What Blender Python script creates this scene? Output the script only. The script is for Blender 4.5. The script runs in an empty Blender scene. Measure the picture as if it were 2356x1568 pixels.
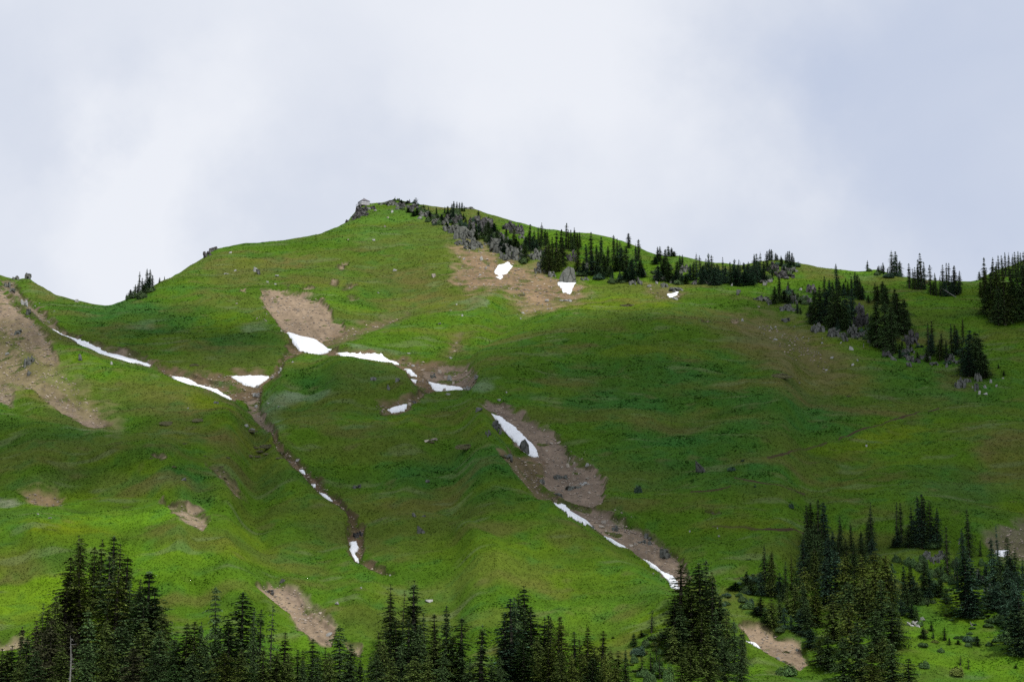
import bpy, bmesh, math, random
import numpy as np
from mathutils import Vector, Matrix

random.seed(7)
scene = bpy.context.scene
COL = scene.collection
RAD = math.radians

# ------------------------------------------------------------------ camera
# reference frame for all layout numbers: the picture measured as 2356 x 1568 units
FW, FH = 2356.0, 1568.0
HFOV = 24.0
F = (FW / 2) / math.tan(RAD(HFOV / 2))
PITCH = RAD(11.0)
CAM = np.array([0.0, 0.0, 0.0])
cam_data = bpy.data.cameras.new("camera")
cam = bpy.data.objects.new("camera", cam_data)
COL.objects.link(cam)
cam.location = CAM
cam.rotation_euler = (math.pi / 2 + PITCH, 0, 0)
cam_data.sensor_fit = 'HORIZONTAL'
cam_data.angle = RAD(HFOV)
cam_data.clip_start = 1.0
cam_data.clip_end = 20000.0
scene.camera = cam

FWD = np.array([0, math.cos(PITCH), math.sin(PITCH)])
UP = np.array([0, -math.sin(PITCH), math.cos(PITCH)])


def ray(X, Y):
    a = (np.asarray(X, float) - FW / 2) / F
    b = (FH / 2 - np.asarray(Y, float)) / F
    return np.stack([a, FWD[1] + b * UP[1], FWD[2] + b * UP[2]], -1)


def at_range(X, Y, R):
    d = ray(X, Y)
    return d * (np.asarray(R, float) / d[..., 1])[..., None]


# ------------------------------------------------------------------ sun, sky, exposure
SUN_EL, SUN_AZ = RAD(52), RAD(28)          # azimuth: to the right of straight behind the camera
SUN_DIR = np.array([math.sin(SUN_AZ) * math.cos(SUN_EL), -math.cos(SUN_AZ) * math.cos(SUN_EL), math.sin(SUN_EL)])
sun_data = bpy.data.lights.new("sun", 'SUN')
sun_data.energy = 3.0
sun_data.angle = RAD(3.0)
sun_data.color = (1.0, 0.95, 0.87)
sun = bpy.data.objects.new("sun", sun_data)
COL.objects.link(sun)
sun.rotation_euler = Vector(SUN_DIR).to_track_quat('Z', 'Y').to_euler()
sun.location = (0, -200, 600)

scene.view_settings.view_transform = 'Standard'
scene.view_settings.look = 'None'
scene.view_settings.exposure = 0.0
scene.view_settings.gamma = 1.0
scene.cycles.use_denoising = False
scene.cycles.max_bounces = 5
scene.cycles.diffuse_bounces = 3
scene.cycles.transparent_max_bounces = 8

world = bpy.data.worlds.new("World")
scene.world = world
world.use_nodes = True
wt = world.node_tree
wt.nodes.clear()


def lin(r, g, b):
    f = lambda c: c / 255 / 12.92 if c <= 10.31 else ((c / 255 + 0.055) / 1.055) ** 2.4
    return (f(r), f(g), f(b), 1.0)


def build_sky():
    N, L = wt.nodes, wt.links
    out = N.new('ShaderNodeOutputWorld')
    sky = N.new('ShaderNodeTexSky')
    sky.sky_type = 'NISHITA'
    sky.sun_disc = False
    sky.sun_elevation = SUN_EL
    sky.sun_rotation = math.pi - SUN_AZ
    bg1 = N.new('ShaderNodeBackground')
    bg1.inputs['Strength'].default_value = 0.1
    L.new(sky.outputs[0], bg1.inputs['Color'])
    tc = N.new('ShaderNodeTexCoord')
    nz = N.new('ShaderNodeTexNoise')
    nz.inputs['Scale'].default_value = 8.0
    nz.inputs['Detail'].default_value = 5.0
    nz.inputs['Roughness'].default_value = 0.45
    nz.inputs['Distortion'].default_value = 0.4
    mp = N.new('ShaderNodeMapping')
    mp.inputs['Scale'].default_value = (1.0, 1.0, 1.4)
    mp.inputs['Location'].default_value = (3.1, 0.4, 1.2)
    L.new(tc.outputs['Generated'], mp.inputs[0])
    L.new(mp.outputs[0], nz.inputs['Vector'])
    # wisps: bend the direction a little so that the banks have uneven cloud edges
    wz = N.new('ShaderNodeTexNoise'); wz.inputs['Scale'].default_value = 9.0; wz.inputs['Detail'].default_value = 6.0; wz.inputs['Roughness'].default_value = 0.55
    L.new(tc.outputs['Generated'], wz.inputs['Vector'])
    ws = N.new('ShaderNodeVectorMath'); ws.operation = 'MULTIPLY_ADD'
    ws.inputs[1].default_value = (.22, .22, .22); 
    wc = N.new('ShaderNodeVectorMath'); wc.operation = 'SUBTRACT'; wc.inputs[1].default_value = (.5, .5, .5)
    L.new(wz.outputs['Color'], wc.inputs[0]); L.new(wc.outputs[0], ws.inputs[0]); L.new(tc.outputs['Generated'], ws.inputs[2])
    nrm = N.new('ShaderNodeVectorMath'); nrm.operation = 'NORMALIZE'
    L.new(ws.outputs[0], nrm.inputs[0])
    # value 0 = grey blue cloud base, 1 = white thin cloud
    mr = N.new('ShaderNodeMapRange')
    mr.inputs['From Min'].default_value = 0.3
    mr.inputs['From Max'].default_value = 0.7
    mr.inputs['To Min'].default_value = 0.50
    mr.inputs['To Max'].default_value = 0.76
    L.new(nz.outputs['Fac'], mr.inputs['Value'])
    cur = mr.outputs[0]
    # broad bright and grey banks of cloud, each at its own direction in the sky
    banks = [(260, 390, 2.8, 0.42), (1250, 120, 4.4, 0.34), (1500, 330, 3.0, 0.14), (500, 60, 3, 0.10), (150, 560, 3, .10),
             (2420, 60, 4.4, -0.27), (2440, 420, 4.6, -0.30), (2000, 540, 3.2, -0.16), (1960, 190, 2.2, -0.14),
             (-10, 200, 2.0, -0.22), (760, 300, 1.8, -0.20), (-20, 420, 1.2, -0.2), (980, 520, 2.4, -0.14), (140, 160, 1.6, -.08)]
    for (x, y, w, amt) in banks:
        d = ray(x, y); d = d / np.linalg.norm(d)
        dot = N.new('ShaderNodeVectorMath'); dot.operation = 'DOT_PRODUCT'
        L.new(nrm.outputs[0], dot.inputs[0])
        dot.inputs[1].default_value = tuple(d)
        m = N.new('ShaderNodeMapRange')
        m.inputs['From Min'].default_value = math.cos(RAD(w * 2.0))
        m.inputs['From Max'].default_value = 1.0
        m.inputs['To Min'].default_value = 0.0
        m.inputs['To Max'].default_value = 1.0
        L.new(dot.outputs['Value'], m.inputs['Value'])
        add = N.new('ShaderNodeMath'); add.operation = 'ADD'
        sq = N.new('ShaderNodeMath'); sq.operation = 'POWER'; sq.inputs[1].default_value = 2.2
        L.new(m.outputs[0], sq.inputs[0])
        add.operation = 'MULTIPLY_ADD'; add.inputs[1].default_value = amt
        L.new(sq.outputs[0], add.inputs[0]); L.new(cur, add.inputs[2])
        cur = add.outputs[0]
    ramp = N.new('ShaderNodeValToRGB')
    e = ramp.color_ramp.elements
    e[0].position = 0.0; e[0].color = lin(198, 208, 229)
    e[1].position = 1.0; e[1].color = lin(240, 243, 250)
    m1 = ramp.color_ramp.elements.new(0.5); m1.color = lin(219, 225, 238)
    L.new(cur, ramp.inputs[0])
    bg2 = N.new('ShaderNodeBackground')
    bg2.inputs['Strength'].default_value = 1.0
    L.new(ramp.outputs[0], bg2.inputs['Color'])
    mix = N.new('ShaderNodeMixShader')
    mix.inputs[0].default_value = 0.95
    L.new(bg1.outputs[0], mix.inputs[1]); L.new(bg2.outputs[0], mix.inputs[2])
    L.new(mix.outputs[0], out.inputs[0])


build_sky()

# ------------------------------------------------------------------ noise
def _hash(ix, iy, seed):
    h = (ix * 374761393 + iy * 668265263 + seed * 974634233) & 0xFFFFFFFF
    h = ((h ^ (h >> 13)) * 1274126177) & 0xFFFFFFFF
    h = h ^ (h >> 16)
    return h.astype(np.float64) * (2 * math.pi / 4294967296.0)


def pnoise(x, y, seed=0):
    x = np.asarray(x, float); y = np.asarray(y, float)
    ix = np.floor(x).astype(np.int64); iy = np.floor(y).astype(np.int64)
    fx = x - ix; fy = y - iy
    u = fx * fx * fx * (fx * (fx * 6 - 15) + 10); v = fy * fy * fy * (fy * (fy * 6 - 15) + 10)
    def g(dx, dy):
        a = _hash(ix + dx, iy + dy, seed)
        return np.cos(a) * (fx - dx) + np.sin(a) * (fy - dy)
    return 1.4 * ((g(0, 0) * (1 - u) + g(1, 0) * u) * (1 - v) + (g(0, 1) * (1 - u) + g(1, 1) * u) * v)


def fbm(x, y, octaves=3, seed=0, gain=0.5):
    s = 0.0; a = 1.0
    for o in range(octaves):
        s = s + a * pnoise(x * 2 ** o, y * 2 ** o, seed + 17 * o)
        a *= gain
    return s


def sstep(a, b, x):
    t = np.clip((x - a) / (b - a), 0, 1)
    return t * t * (3 - 2 * t)


def poly_sd(poly, X, Y):
    """signed distance (positive inside) of points to a closed polygon"""
    P = np.asarray(poly, float)
    d2 = np.full(X.shape, 1e18); inside = np.zeros(X.shape, bool)
    n = len(P)
    for i in range(n):
        ax, ay = P[i]; bx, by = P[(i + 1) % n]
        ex, ey = bx - ax, by - ay
        t = np.clip(((X - ax) * ex + (Y - ay) * ey) / (ex * ex + ey * ey + 1e-9), 0, 1)
        dx, dy = X - ax - t * ex, Y - ay - t * ey
        d2 = np.minimum(d2, dx * dx + dy * dy)
        c = (ay > Y) != (by > Y)
        with np.errstate(divide='ignore', invalid='ignore'):
            xi = ax + (Y - ay) * ex / (ey if abs(ey) > 1e-9 else 1e-9)
        inside ^= c & (X < xi)
    d = np.sqrt(d2)
    return np.where(inside, d, -d)


def line_d(line, X, Y):
    P = np.asarray(line, float)
    d2 = np.full(X.shape, 1e18)
    for i in range(len(P) - 1):
        ax, ay = P[i]; bx, by = P[i + 1]
        ex, ey = bx - ax, by - ay
        t = np.clip(((X - ax) * ex + (Y - ay) * ey) / (ex * ex + ey * ey + 1e-9), 0, 1)
        dx, dy = X - ax - t * ex, Y - ay - t * ey
        d2 = np.minimum(d2, dx * dx + dy * dy)
    return np.sqrt(d2)


# ------------------------------------------------------------------ terrain shape
RIDGE = np.array([(-900, 470), (-300, 560), (-100, 612), (0, 634), (35, 643), (52, 641), (62, 636), (75, 645), (95, 660), (130, 680),
    (175, 690), (215, 697), (250, 701), (285, 692), (330, 675), (365, 650), (405, 632), (440, 608), (470, 592), (490, 578),
    (520, 568), (560, 561), (610, 557), (660, 550), (700, 543), (745, 533), (775, 520), (800, 508), (812, 494), (826, 476),
    (846, 468), (880, 466), (905, 461), (930, 464), (960, 470), (1000, 476), (1050, 480), (1090, 482), (1130, 492),
    (1170, 503), (1200, 511), (1250, 526), (1300, 533), (1350, 537), (1400, 546), (1450, 563), (1500, 584), (1525, 590),
    (1563, 591), (1641, 603), (1703, 609), (1740, 604), (1782, 598), (1832, 604), (1892, 614), (1967, 622), (2017, 620), (2080, 633),
    (2110, 640), (2217, 647), (2242, 645), (2275, 628), (2356, 598), (2700, 500), (3300, 420)], float)


def ridge_y(X):
    X = np.asarray(X, float)
    y = np.interp(X, RIDGE[:, 0], RIDGE[:, 1])
    for d in (-9, 9):
        y = y + np.interp(X + d, RIDGE[:, 0], RIDGE[:, 1])
    return y / 3


ZR = np.array([(0, -1.8), (60, -3.5), (150, -4), (300, 6), (400, 15), (480, 24.7), (1000, 254.5), (1500, 475)], float)
_R = np.linspace(30, 1450, 4000)
_Z = np.interp(_R, ZR[:, 0], ZR[:, 1])
_k = np.exp(-np.linspace(-3, 3, 121) ** 2); _k /= _k.sum()
_Zs = np.convolve(np.pad(_Z, 60, mode='edge'), _k, 'valid'); _Zs[-70:] = _Z[-70:]; _Zs[:70] = _Z[:70]
_Y = FH / 2 - F * np.tan(np.arctan2(_Zs, _R) - PITCH)

# crests: (line, drop towards the viewer A, rounding w, run-out L)
CRESTS = [
    ([(-400, 560), (-60, 625), (40, 665), (115, 748), (230, 803), (350, 841), (400, 866), (540, 910), (575, 935)], 40, 14, 220),
    ([(600, 900), (630, 850), (660, 822), (700, 806), (760, 808), (850, 825), (910, 838), (950, 872), (985, 905)], 24, 10, 90),
    ([(735, 792), (814, 764), (914, 729), (1002, 694), (1089, 672), (1150, 668)], 22, 14, 100),
    ([(1050, 860), (1100, 802), (1203, 737), (1240, 716), (1316, 691), (1403, 675), (1550, 688), (1700, 722), (1850, 780)], 36, 28, 300),
    ([(1085, 910), (1120, 950), (1180, 1042), (1230, 1112), (1290, 1168), (1380, 1233), (1480, 1303), (1545, 1362), (1600, 1420)], 18, 9, 130),
    ([(-200, 890), (0, 935), (70, 962), (180, 988), (280, 988), (400, 1002), (440, 1040)], 17, 16, 150),
    ([(-200, 1170), (0, 1165), (150, 1150), (250, 1140), (375, 1150), (520, 1185), (620, 1260)], 20, 22, 190),
    ([(395, 1110), (420, 1068), (440, 1056), (500, 1086), (560, 1142)], 8, 10, 80),
    ([(630, 1035), (700, 1103), (790, 1188), (815, 1288), (900, 1330)], 6, 9, 80),
    ([(585, 1350), (660, 1422), (760, 1490)], 10, 7, 80),
    ([(610, 965), (700, 948), (900, 958), (1000, 925), (1090, 902)], 16, 14, 150),
    ([(850, 1190), (960, 1172), (1080, 1200), (1200, 1260)], 8, 10, 90),
    ([(1690, 1440), (1760, 1500), (1840, 1560), (1900, 1600)], 8, 8, 60),
]


def terrain_R(X, Y):
    X = np.asarray(X, float); Y = np.asarray(Y, float)
    R = np.interp(Y, _Y[::-1], _R[::-1])
    off = np.zeros(X.shape)
    for line, A, w, L in CRESTS:
        P = np.asarray(line, float)
        x0, x1 = P[0, 0], P[-1, 0]
        yl = np.interp(X, P[:, 0], P[:, 1])
        sl = np.interp(X, (P[1:, 0] + P[:-1, 0]) / 2, np.diff(P[:, 1]) / np.diff(P[:, 0]))
        d = (Y - yl) / np.sqrt(1 + np.minimum(sl * sl, 4))
        ed = min(60, (x1 - x0) * 0.25)
        win = sstep(x0 - ed * 0.3, x0 + ed, X) * (1 - sstep(x1 - ed, x1 + ed * 0.3, X))
        dd = np.maximum(d, 0)
        off -= A * win * (1 - np.exp(-dd / w)) * np.exp(-dd / L)
    off *= sstep(1700, 1500, Y)
    dr = np.maximum(Y - ridge_y(X), 0)
    off += 16 * np.exp(-dr / 7.0)
    # broad swells of the slope
    off += 7 * fbm(X / 330 + 4, Y / 160, 2, 5) * sstep(0, 120, dr) * sstep(1750, 1500, Y)
    return R + off


def in_soil(X, Y):
    s = np.zeros(X.shape)
    for poly, c, soft, st in SOIL:
        P = np.asarray(poly)
        m = (X > P[:, 0].min() - 30) & (X < P[:, 0].max() + 30) & (Y > P[:, 1].min() - 30) & (Y < P[:, 1].max() + 30)
        if m.any():
            s[m] = np.maximum(s[m], st * sstep(-soft, soft, poly_sd(poly, X[m], Y[m])))
    return s


def terrain_point(X, Y, soil=None):
    """world position of the ground seen at layout position X, Y"""
    X = np.asarray(X, float); Y = np.asarray(Y, float)
    R = terrain_R(X, Y)
    P = at_range(X, Y, R)
    x, y = P[..., 0], P[..., 1]
    dr = np.maximum(Y - ridge_y(X), 0)
    k = 0.5 + 0.5 * sstep(0, 60, dr)
    if soil is None:
        soil = in_soil(X, Y)
    z = 1.15 * fbm(x / 55, y / 45, 2, 11) * k
    z = z + 0.75 * fbm(x / 14, y / 12, 2, 23) * k * (1 - 0.5 * soil)
    z = z + 0.24 * fbm(x / 4.5, y / 4.2, 2, 31) * k * (1 - 0.55 * soil)
    rg = np.abs(pnoise(x / 34 + .25 * z, y / 60, 41)) + .5 * np.abs(pnoise(x / 15, y / 26, 43))
    z = z + 0.9 * k * (np.minimum(rg, .45) - .3) * sstep(0, 40, dr)
    z = z - 1.3 * soil
    P = P.copy(); P[..., 2] += z
    return P

# ------------------------------------------------------------------ plant cover and bare soil (layout units)
TAN, BROWN, PURPLE, PALE = (0.250, 0.190, 0.130), (0.140, 0.098, 0.060), (0.185, 0.142, 0.105), (0.42, 0.33, 0.24)
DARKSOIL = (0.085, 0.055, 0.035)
SOIL = [
    ([(-200, 560), (-20, 640), (30, 690), (72, 725), (110, 770), (132, 832), (100, 832), (60, 802), (30, 772), (0, 748), (-200, 700)], TAN, 4, 1),
    ([(-200, 730), (0, 780), (40, 802), (70, 850), (110, 880), (140, 905), (120, 925), (90, 902), (50, 882), (0, 862), (-200, 820)], TAN, 5, 0.9),
    ([(100, 880), (150, 905), (190, 942), (255, 974), (215, 982), (170, 967), (130, 942), (95, 905)], PURPLE, 4, 1),
    ([(-200, 850), (0, 852), (35, 892), (25, 932), (0, 925), (-200, 900)], PURPLE, 6, 0.9),
    ([(0, 640), (30, 650), (75, 700), (135, 748), (205, 785), (335, 822), (355, 836), (345, 842), (230, 812), (115, 752), (60, 705), (15, 665)], PURPLE, 4, 0.95),
    ([(345, 833), (400, 844), (470, 860), (540, 883), (604, 894), (594, 916), (540, 914), (400, 866)], BROWN, 4, 0.95),
    ([(440, 852), (530, 846), (620, 848), (652, 836), (642, 860), (604, 882), (590, 900), (560, 885), (510, 868)], BROWN, 5, 0.9),
    ([(600, 668), (640, 674), (680, 673), (730, 683), (760, 710), (768, 735), (787, 740), (797, 765), (770, 772), (740, 784), (700, 772), (655, 768), (630, 735), (608, 705)], TAN, 3, 1),
    ([(735, 788), (770, 766), (800, 752), (860, 738), (940, 718), (880, 752), (805, 775), (760, 797)], BROWN, 9, 0.75),
    ([(632, 850), (655, 812), (668, 784), (690, 802), (760, 795), (930, 818), (1000, 828), (1088, 842), (1096, 868), (1080, 888), (985, 900), (955, 882), (930, 852), (900, 832), (780, 816), (700, 806), (660, 818)], BROWN, 4, 0.95),
    ([(965, 846), (1030, 832), (1085, 836), (1098, 862), (1080, 884), (1000, 878)], PURPLE, 5, 0.9),
    ([(862, 930), (930, 908), (985, 895), (962, 918), (935, 943), (885, 950)], BROWN, 5, 0.85),
    ([(1040, 772), (1060, 765), (1056, 800), (1030, 810)], BROWN, 8, 0.6),
    ([(1105, 925), (1145, 918), (1195, 945), (1255, 985), (1302, 1020), (1312, 1047), (1362, 1070), (1392, 1102), (1386, 1150), (1360, 1157), (1300, 1142), (1240, 1102), (1252, 1062), (1200, 1032), (1150, 977)], PURPLE, 4, 1),
    ([(1150, 1035), (1260, 1048), (1250, 1080), (1240, 1110), (1290, 1142), (1240, 1140), (1185, 1085)], BROWN, 6, 0.85),
    ([(1270, 1140), (1370, 1160), (1420, 1188), (1482, 1218), (1524, 1245), (1572, 1285), (1585, 1335), (1558, 1356), (1510, 1303), (1440, 1262), (1370, 1218), (1285, 1165)], PURPLE, 4, 1),
    ([(1350, 1190), (1430, 1195), (1540, 1265), (1570, 1310), (1480, 1270)], TAN, 6, 0.6),
    ([(1040, 572), (1105, 562), (1150, 590), (1230, 610), (1300, 640), (1345, 660), (1325, 692), (1240, 692), (1160, 668), (1080, 668), (1040, 650), (1060, 605)], (0.235, 0.155, 0.10), 20, 0.85),
    ([(1160, 668), (1290, 680), (1275, 712), (1205, 722)], (0.24, 0.17, 0.10), 12, 0.6),
    ([(1690, 740), (1760, 712), (1850, 760), (1950, 840), (1910, 872), (1800, 830)], (0.13, 0.105, 0.05), 34, 0.55),
    ([(1480, 655), (1540, 660), (1575, 672), (1560, 688), (1510, 682)], BROWN, 9, 0.65),
    ([(566, 915), (597, 905), (602, 940), (634, 985), (622, 992), (584, 957)], PURPLE, 4, 0.95),
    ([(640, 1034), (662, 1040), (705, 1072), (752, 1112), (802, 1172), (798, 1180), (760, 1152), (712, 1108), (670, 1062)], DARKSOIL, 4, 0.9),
    ([(798, 1215), (838, 1213), (834, 1282), (908, 1320), (880, 1318), (820, 1292), (800, 1252)], (0.13, 0.085, 0.055), 5, 0.9),
    ([(372, 1150), (430, 1155), (482, 1190), (466, 1211), (430, 1197)], TAN, 4, 0.95),
    ([(476, 1064), (520, 1075), (545, 1110), (556, 1140), (540, 1130), (515, 1092)], BROWN, 5, 0.8),
    ([(588, 1345), (640, 1338), (682, 1360), (702, 1400), (772, 1450), (762, 1488), (720, 1472), (660, 1417)], TAN, 4, 1),
    ([(640, 1345), (690, 1350), (720, 1390), (770, 1440), (730, 1420), (670, 1380)], PURPLE, 6, 0.7),
    ([(40, 1134), (90, 1126), (145, 1140), (140, 1160), (80, 1160)], (0.30, 0.19, 0.12), 9, 0.75),
    ([(1705, 1432), (1770, 1445), (1845, 1475), (1862, 1520), (1840, 1540), (1790, 1515), (1735, 1480)], TAN, 4, 1),
    ([(2262, 1235), (2310, 1205), (2450, 1180), (2450, 1290), (2345, 1280), (2290, 1268)], (0.125, 0.10, 0.07), 12, 0.8),
    ([(618, 980), (630, 984), (650, 1030), (668, 1045), (655, 1050), (636, 1028)], BROWN, 3, 0.85),
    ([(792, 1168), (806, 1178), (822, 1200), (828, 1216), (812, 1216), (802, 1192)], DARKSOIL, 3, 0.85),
    ([(640, 1040), (668, 1050), (714, 1088), (760, 1128), (800, 1176), (770, 1152), (716, 1106), (676, 1074)], BROWN, 3, 0.8),
    ([(-100, 690), (60, 740), (130, 830), (200, 900), (270, 975), (200, 960), (60, 900), (-100, 870)], (0.16, 0.135, 0.065), 26, 0.7),
    ([(790, 1478), (830, 1482), (828, 1510), (805, 1498)], TAN, 5, 0.8),
    ([(-40, 1472), (50, 1466), (70, 1476), (30, 1486), (-40, 1490)], TAN, 4, 0.8),
]
for _p in [(795, 600, 9, 5), (785, 612, 10, 6), (805, 660, 14, 5), (812, 683, 12, 4), (770, 650, 8, 5), (705, 662, 16, 5), (650, 668, 14, 4),
           (2130, 650, 6, 3), (1620, 740, 7, 3), (1690, 735, 9, 3), (1640, 1178, 14, 3), (560, 672, 4, 3), (365, 1048, 14, 4)]:
    _x, _y, _a, _b = _p
    SOIL.append(([(_x - _a, _y), (_x - _a * .4, _y - _b), (_x + _a * .6, _y - _b * .8), (_x + _a, _y), (_x + _a * .3, _y + _b), (_x - _a * .6, _y + _b * .7)], TAN, 2, 0.9))
# trodden trails and small cut banks across the slope
TRAILS = [([(1690, 1100), (1740, 1108), (1770, 1115), (1810, 1122), (1850, 1128)], 1.6), ([(1768, 1048), (1800, 1040), (1840, 1030), (1900, 1014)], 2.4),
          ([(1930, 1008), (2000, 985), (2060, 968)], 1.6), ([(2060, 968), (2100, 955), (2160, 938)], 1.8), ([(1640, 1210), (1700, 1213), (1760, 1220), (1850, 1224)], 1.8),
          ([(1690, 1335), (1740, 1325), (1780, 1310)], 1.6), ([(1590, 1140), (1680, 1125)], 1.0)]
GLUSH, GMID, GFERN, GYEL, GHEATH, GSILV = (0.092, 0.192, 0.010), (0.056, 0.120, 0.009), (0.026, 0.094, 0.017), (0.140, 0.175, 0.005), (0.122, 0.092, 0.034), (0.15, 0.20, 0.115)
GDARK = (0.036, 0.085, 0.016)
# patches of one plant: x, y, rx, ry, tilt in degrees, colour, strength
COVER = [
    (300, 735, 190, 55, 8, GFERN, .8), (250, 700, 150, 30, 10, GDARK, .5), (780, 865, 130, 42, 0, GFERN, .8), (560, 800, 110, 45, 0, GDARK, .8), (1050, 1085, 200, 80, 0, GFERN, .8),
    (1500, 900, 320, 120, 0, GFERN, .75), (1600, 1060, 270, 80, 0, GFERN, .85), (100, 1010, 210, 45, 5, GDARK, .75), (445, 1110, 90, 50, 30, GFERN, .9),
    (1830, 960, 220, 60, 0, GFERN, .7), (60, 1275, 110, 45, -5, GDARK, .8), (1250, 800, 180, 60, -15, GMID, .7), (880, 1010, 250, 60, 0, GMID, .7), (2150, 880, 200, 60, 10, GFERN, .6),
    (430, 920, 130, 38, 8, GYEL, .8), (150, 1212, 110, 14, 0, GYEL, .9), (1440, 690, 150, 22, -3, GYEL, .6), (1200, 1300, 270, 60, 10, GYEL, .28), (1350, 1420, 190, 50, 0, GLUSH, .6),
    (90, 1390, 230, 110, 0, (0.125, 0.225, 0.008), .95), (260, 1175, 250, 30, 0, GLUSH, .9), (420, 1310, 200, 60, 15, GLUSH, .6), (600, 615, 260, 60, 0, GMID, .5), (910, 530, 150, 60, 0, (0.075, 0.150, 0.022), .9),
    (1000, 560, 90, 50, 20, (0.075, 0.145, 0.02), .6), (780, 700, 70, 30, 30, GLUSH, .6), (650, 640, 240, 50, 0, (0.085, 0.13, 0.02), .5), (840, 640, 140, 40, 0, (0.075, 0.125, 0.018), .5), (880, 600, 120, 40, 0, GMID, .6), (1300, 545, 190, 22, 6, GLUSH, .7), (1470, 660, 160, 22, 0, GLUSH, .5), (2000, 1010, 200, 25, -10, GYEL, .5),
    (1500, 1180, 130, 40, 0, GMID, .7), (1500, 1050, 100, 20, 0, GMID, .5), (700, 1440, 120, 60, 0, GLUSH, .6), (760, 1330, 200, 60, 10, GMID, .7), (560, 1260, 130, 40, 20, GYEL, .45), (2200, 1500, 220, 90, 10, GLUSH, .7), (2130, 1420, 90, 30, 20, GFERN, .5), (2270, 1480, 90, 40, 10, GMID, .7), (2180, 1550, 130, 20, 0, GMID, .5),
    (1700, 1530, 70, 60, 0, GLUSH, .9), (2000, 1480, 120, 60, 0, GLUSH, .5), (2150, 700, 120, 50, 0, GLUSH, .45), (2050, 640, 120, 20, 4, GLUSH, .5), (2290, 780, 90, 50, 10, GLUSH, .35),
    (560, 1020, 110, 35, 0, GHEATH, .45), (700, 965, 90, 26, 0, GHEATH, .45), (1820, 810, 190, 70, 20, GHEATH, .75), (2330, 1050, 90, 60, 0, GHEATH, .85), (1900, 890, 140, 40, 0, GHEATH, .5),
    (1000, 655, 130, 50, 0, GHEATH, .55), (540, 640, 70, 22, -5, GHEATH, .55), (640, 590, 60, 14, 0, GHEATH, .45), (380, 935, 70, 50, 0, GHEATH, .5), (450, 1000, 130, 32, 0, GHEATH, .5), (300, 890, 120, 18, 10, GHEATH, .4),
    (1240, 700, 90, 26, -8, GHEATH, .6), (1450, 660, 80, 14, 0, GHEATH, .5), (1050, 800, 50, 26, -40, GHEATH, .5), (120, 770, 60, 14, 30, GHEATH, .5), (2110, 770, 80, 22, 0, GHEATH, .5), (1880, 625, 50, 16, 10, GHEATH, .8),
    (1640, 960, 60, 14, 0, GHEATH, .35), (950, 1170, 260, 26, 0, GHEATH, .35), (1960, 1240, 160, 24, 0, GHEATH, .5), (1650, 1215, 80, 14, 0, GHEATH, .4), (150, 930, 120, 26, 12, GHEATH, .5), (170, 968, 120, 14, 10, GHEATH, .6), (760, 640, 60, 16, 0, GHEATH, .3),
    (60, 1060, 130, 16, -5, GHEATH, .3), (200, 660, 60, 16, 25, GHEATH, .4), (100, 670, 30, 22, 25, GHEATH, .7), (1020, 475, 70, 10, 5, GHEATH, .8), (1100, 500, 40, 12, 20, GHEATH, .7),
    (590, 755, 46, 12, 0, GSILV, .75), (700, 908, 90, 14, 0, GSILV, .8), (640, 930, 60, 24, -20, GSILV, .8), (870, 797, 90, 9, 3, GSILV, .8), (1100, 692, 50, 8, -15, GSILV, .6), (480, 862, 80, 14, 8, GSILV, .7), (340, 745, 50, 8, 0, GSILV, .5),
    (1110, 880, 40, 14, 0, GSILV, .7), (900, 730, 60, 10, -15, GSILV, .5), (620, 985, 30, 16, 0, GSILV, .5), (30, 1160, 40, 10, 0, (0.3, 0.3, 0.22), .7), (960, 920, 40, 6, 0, GSILV, .5), (200, 985, 60, 5, 0, GSILV, .4),
    (620, 600, 220, 16, -6, GHEATH, .55), (540, 610, 90, 26, 0, (0.10, 0.105, 0.03), .7), (900, 640, 110, 26, 0, GHEATH, .5), (860, 560, 60, 12, 0, GHEATH, .4), (1000, 700, 160, 18, -12, GHEATH, .5), (430, 700, 90, 12, 0, GHEATH, .35),
    (330, 920, 160, 40, 8, (0.11, 0.125, 0.03), .7), (620, 1080, 60, 60, 30, (0.10, 0.12, 0.025), .6), (250, 1110, 240, 26, 0, (0.085, 0.12, 0.035), .7), (1300, 960, 160, 26, -5, GHEATH, .35), (1640, 740, 150, 30, 8, GHEATH, .45), (1560, 800, 120, 20, 0, (0.09, 0.11, 0.015), .6),
    (2060, 930, 180, 24, -8, GHEATH, .4), (1800, 1130, 140, 18, 0, GHEATH, .35), (2200, 1120, 130, 30, 0, (0.06, 0.11, 0.03), .6), (1500, 1270, 120, 20, 0, GHEATH, .3), (1000, 1000, 130, 18, 0, GHEATH, .35), (820, 1240, 130, 20, 20, GHEATH, .4), (680, 1300, 120, 18, 10, GHEATH, .4), (1150, 1420, 160, 18, 0, GHEATH, .25),
    (150, 1260, 60, 20, 0, GFERN, .3), (1270, 1020, 60, 14, 20, GMID, .6),
]


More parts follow.
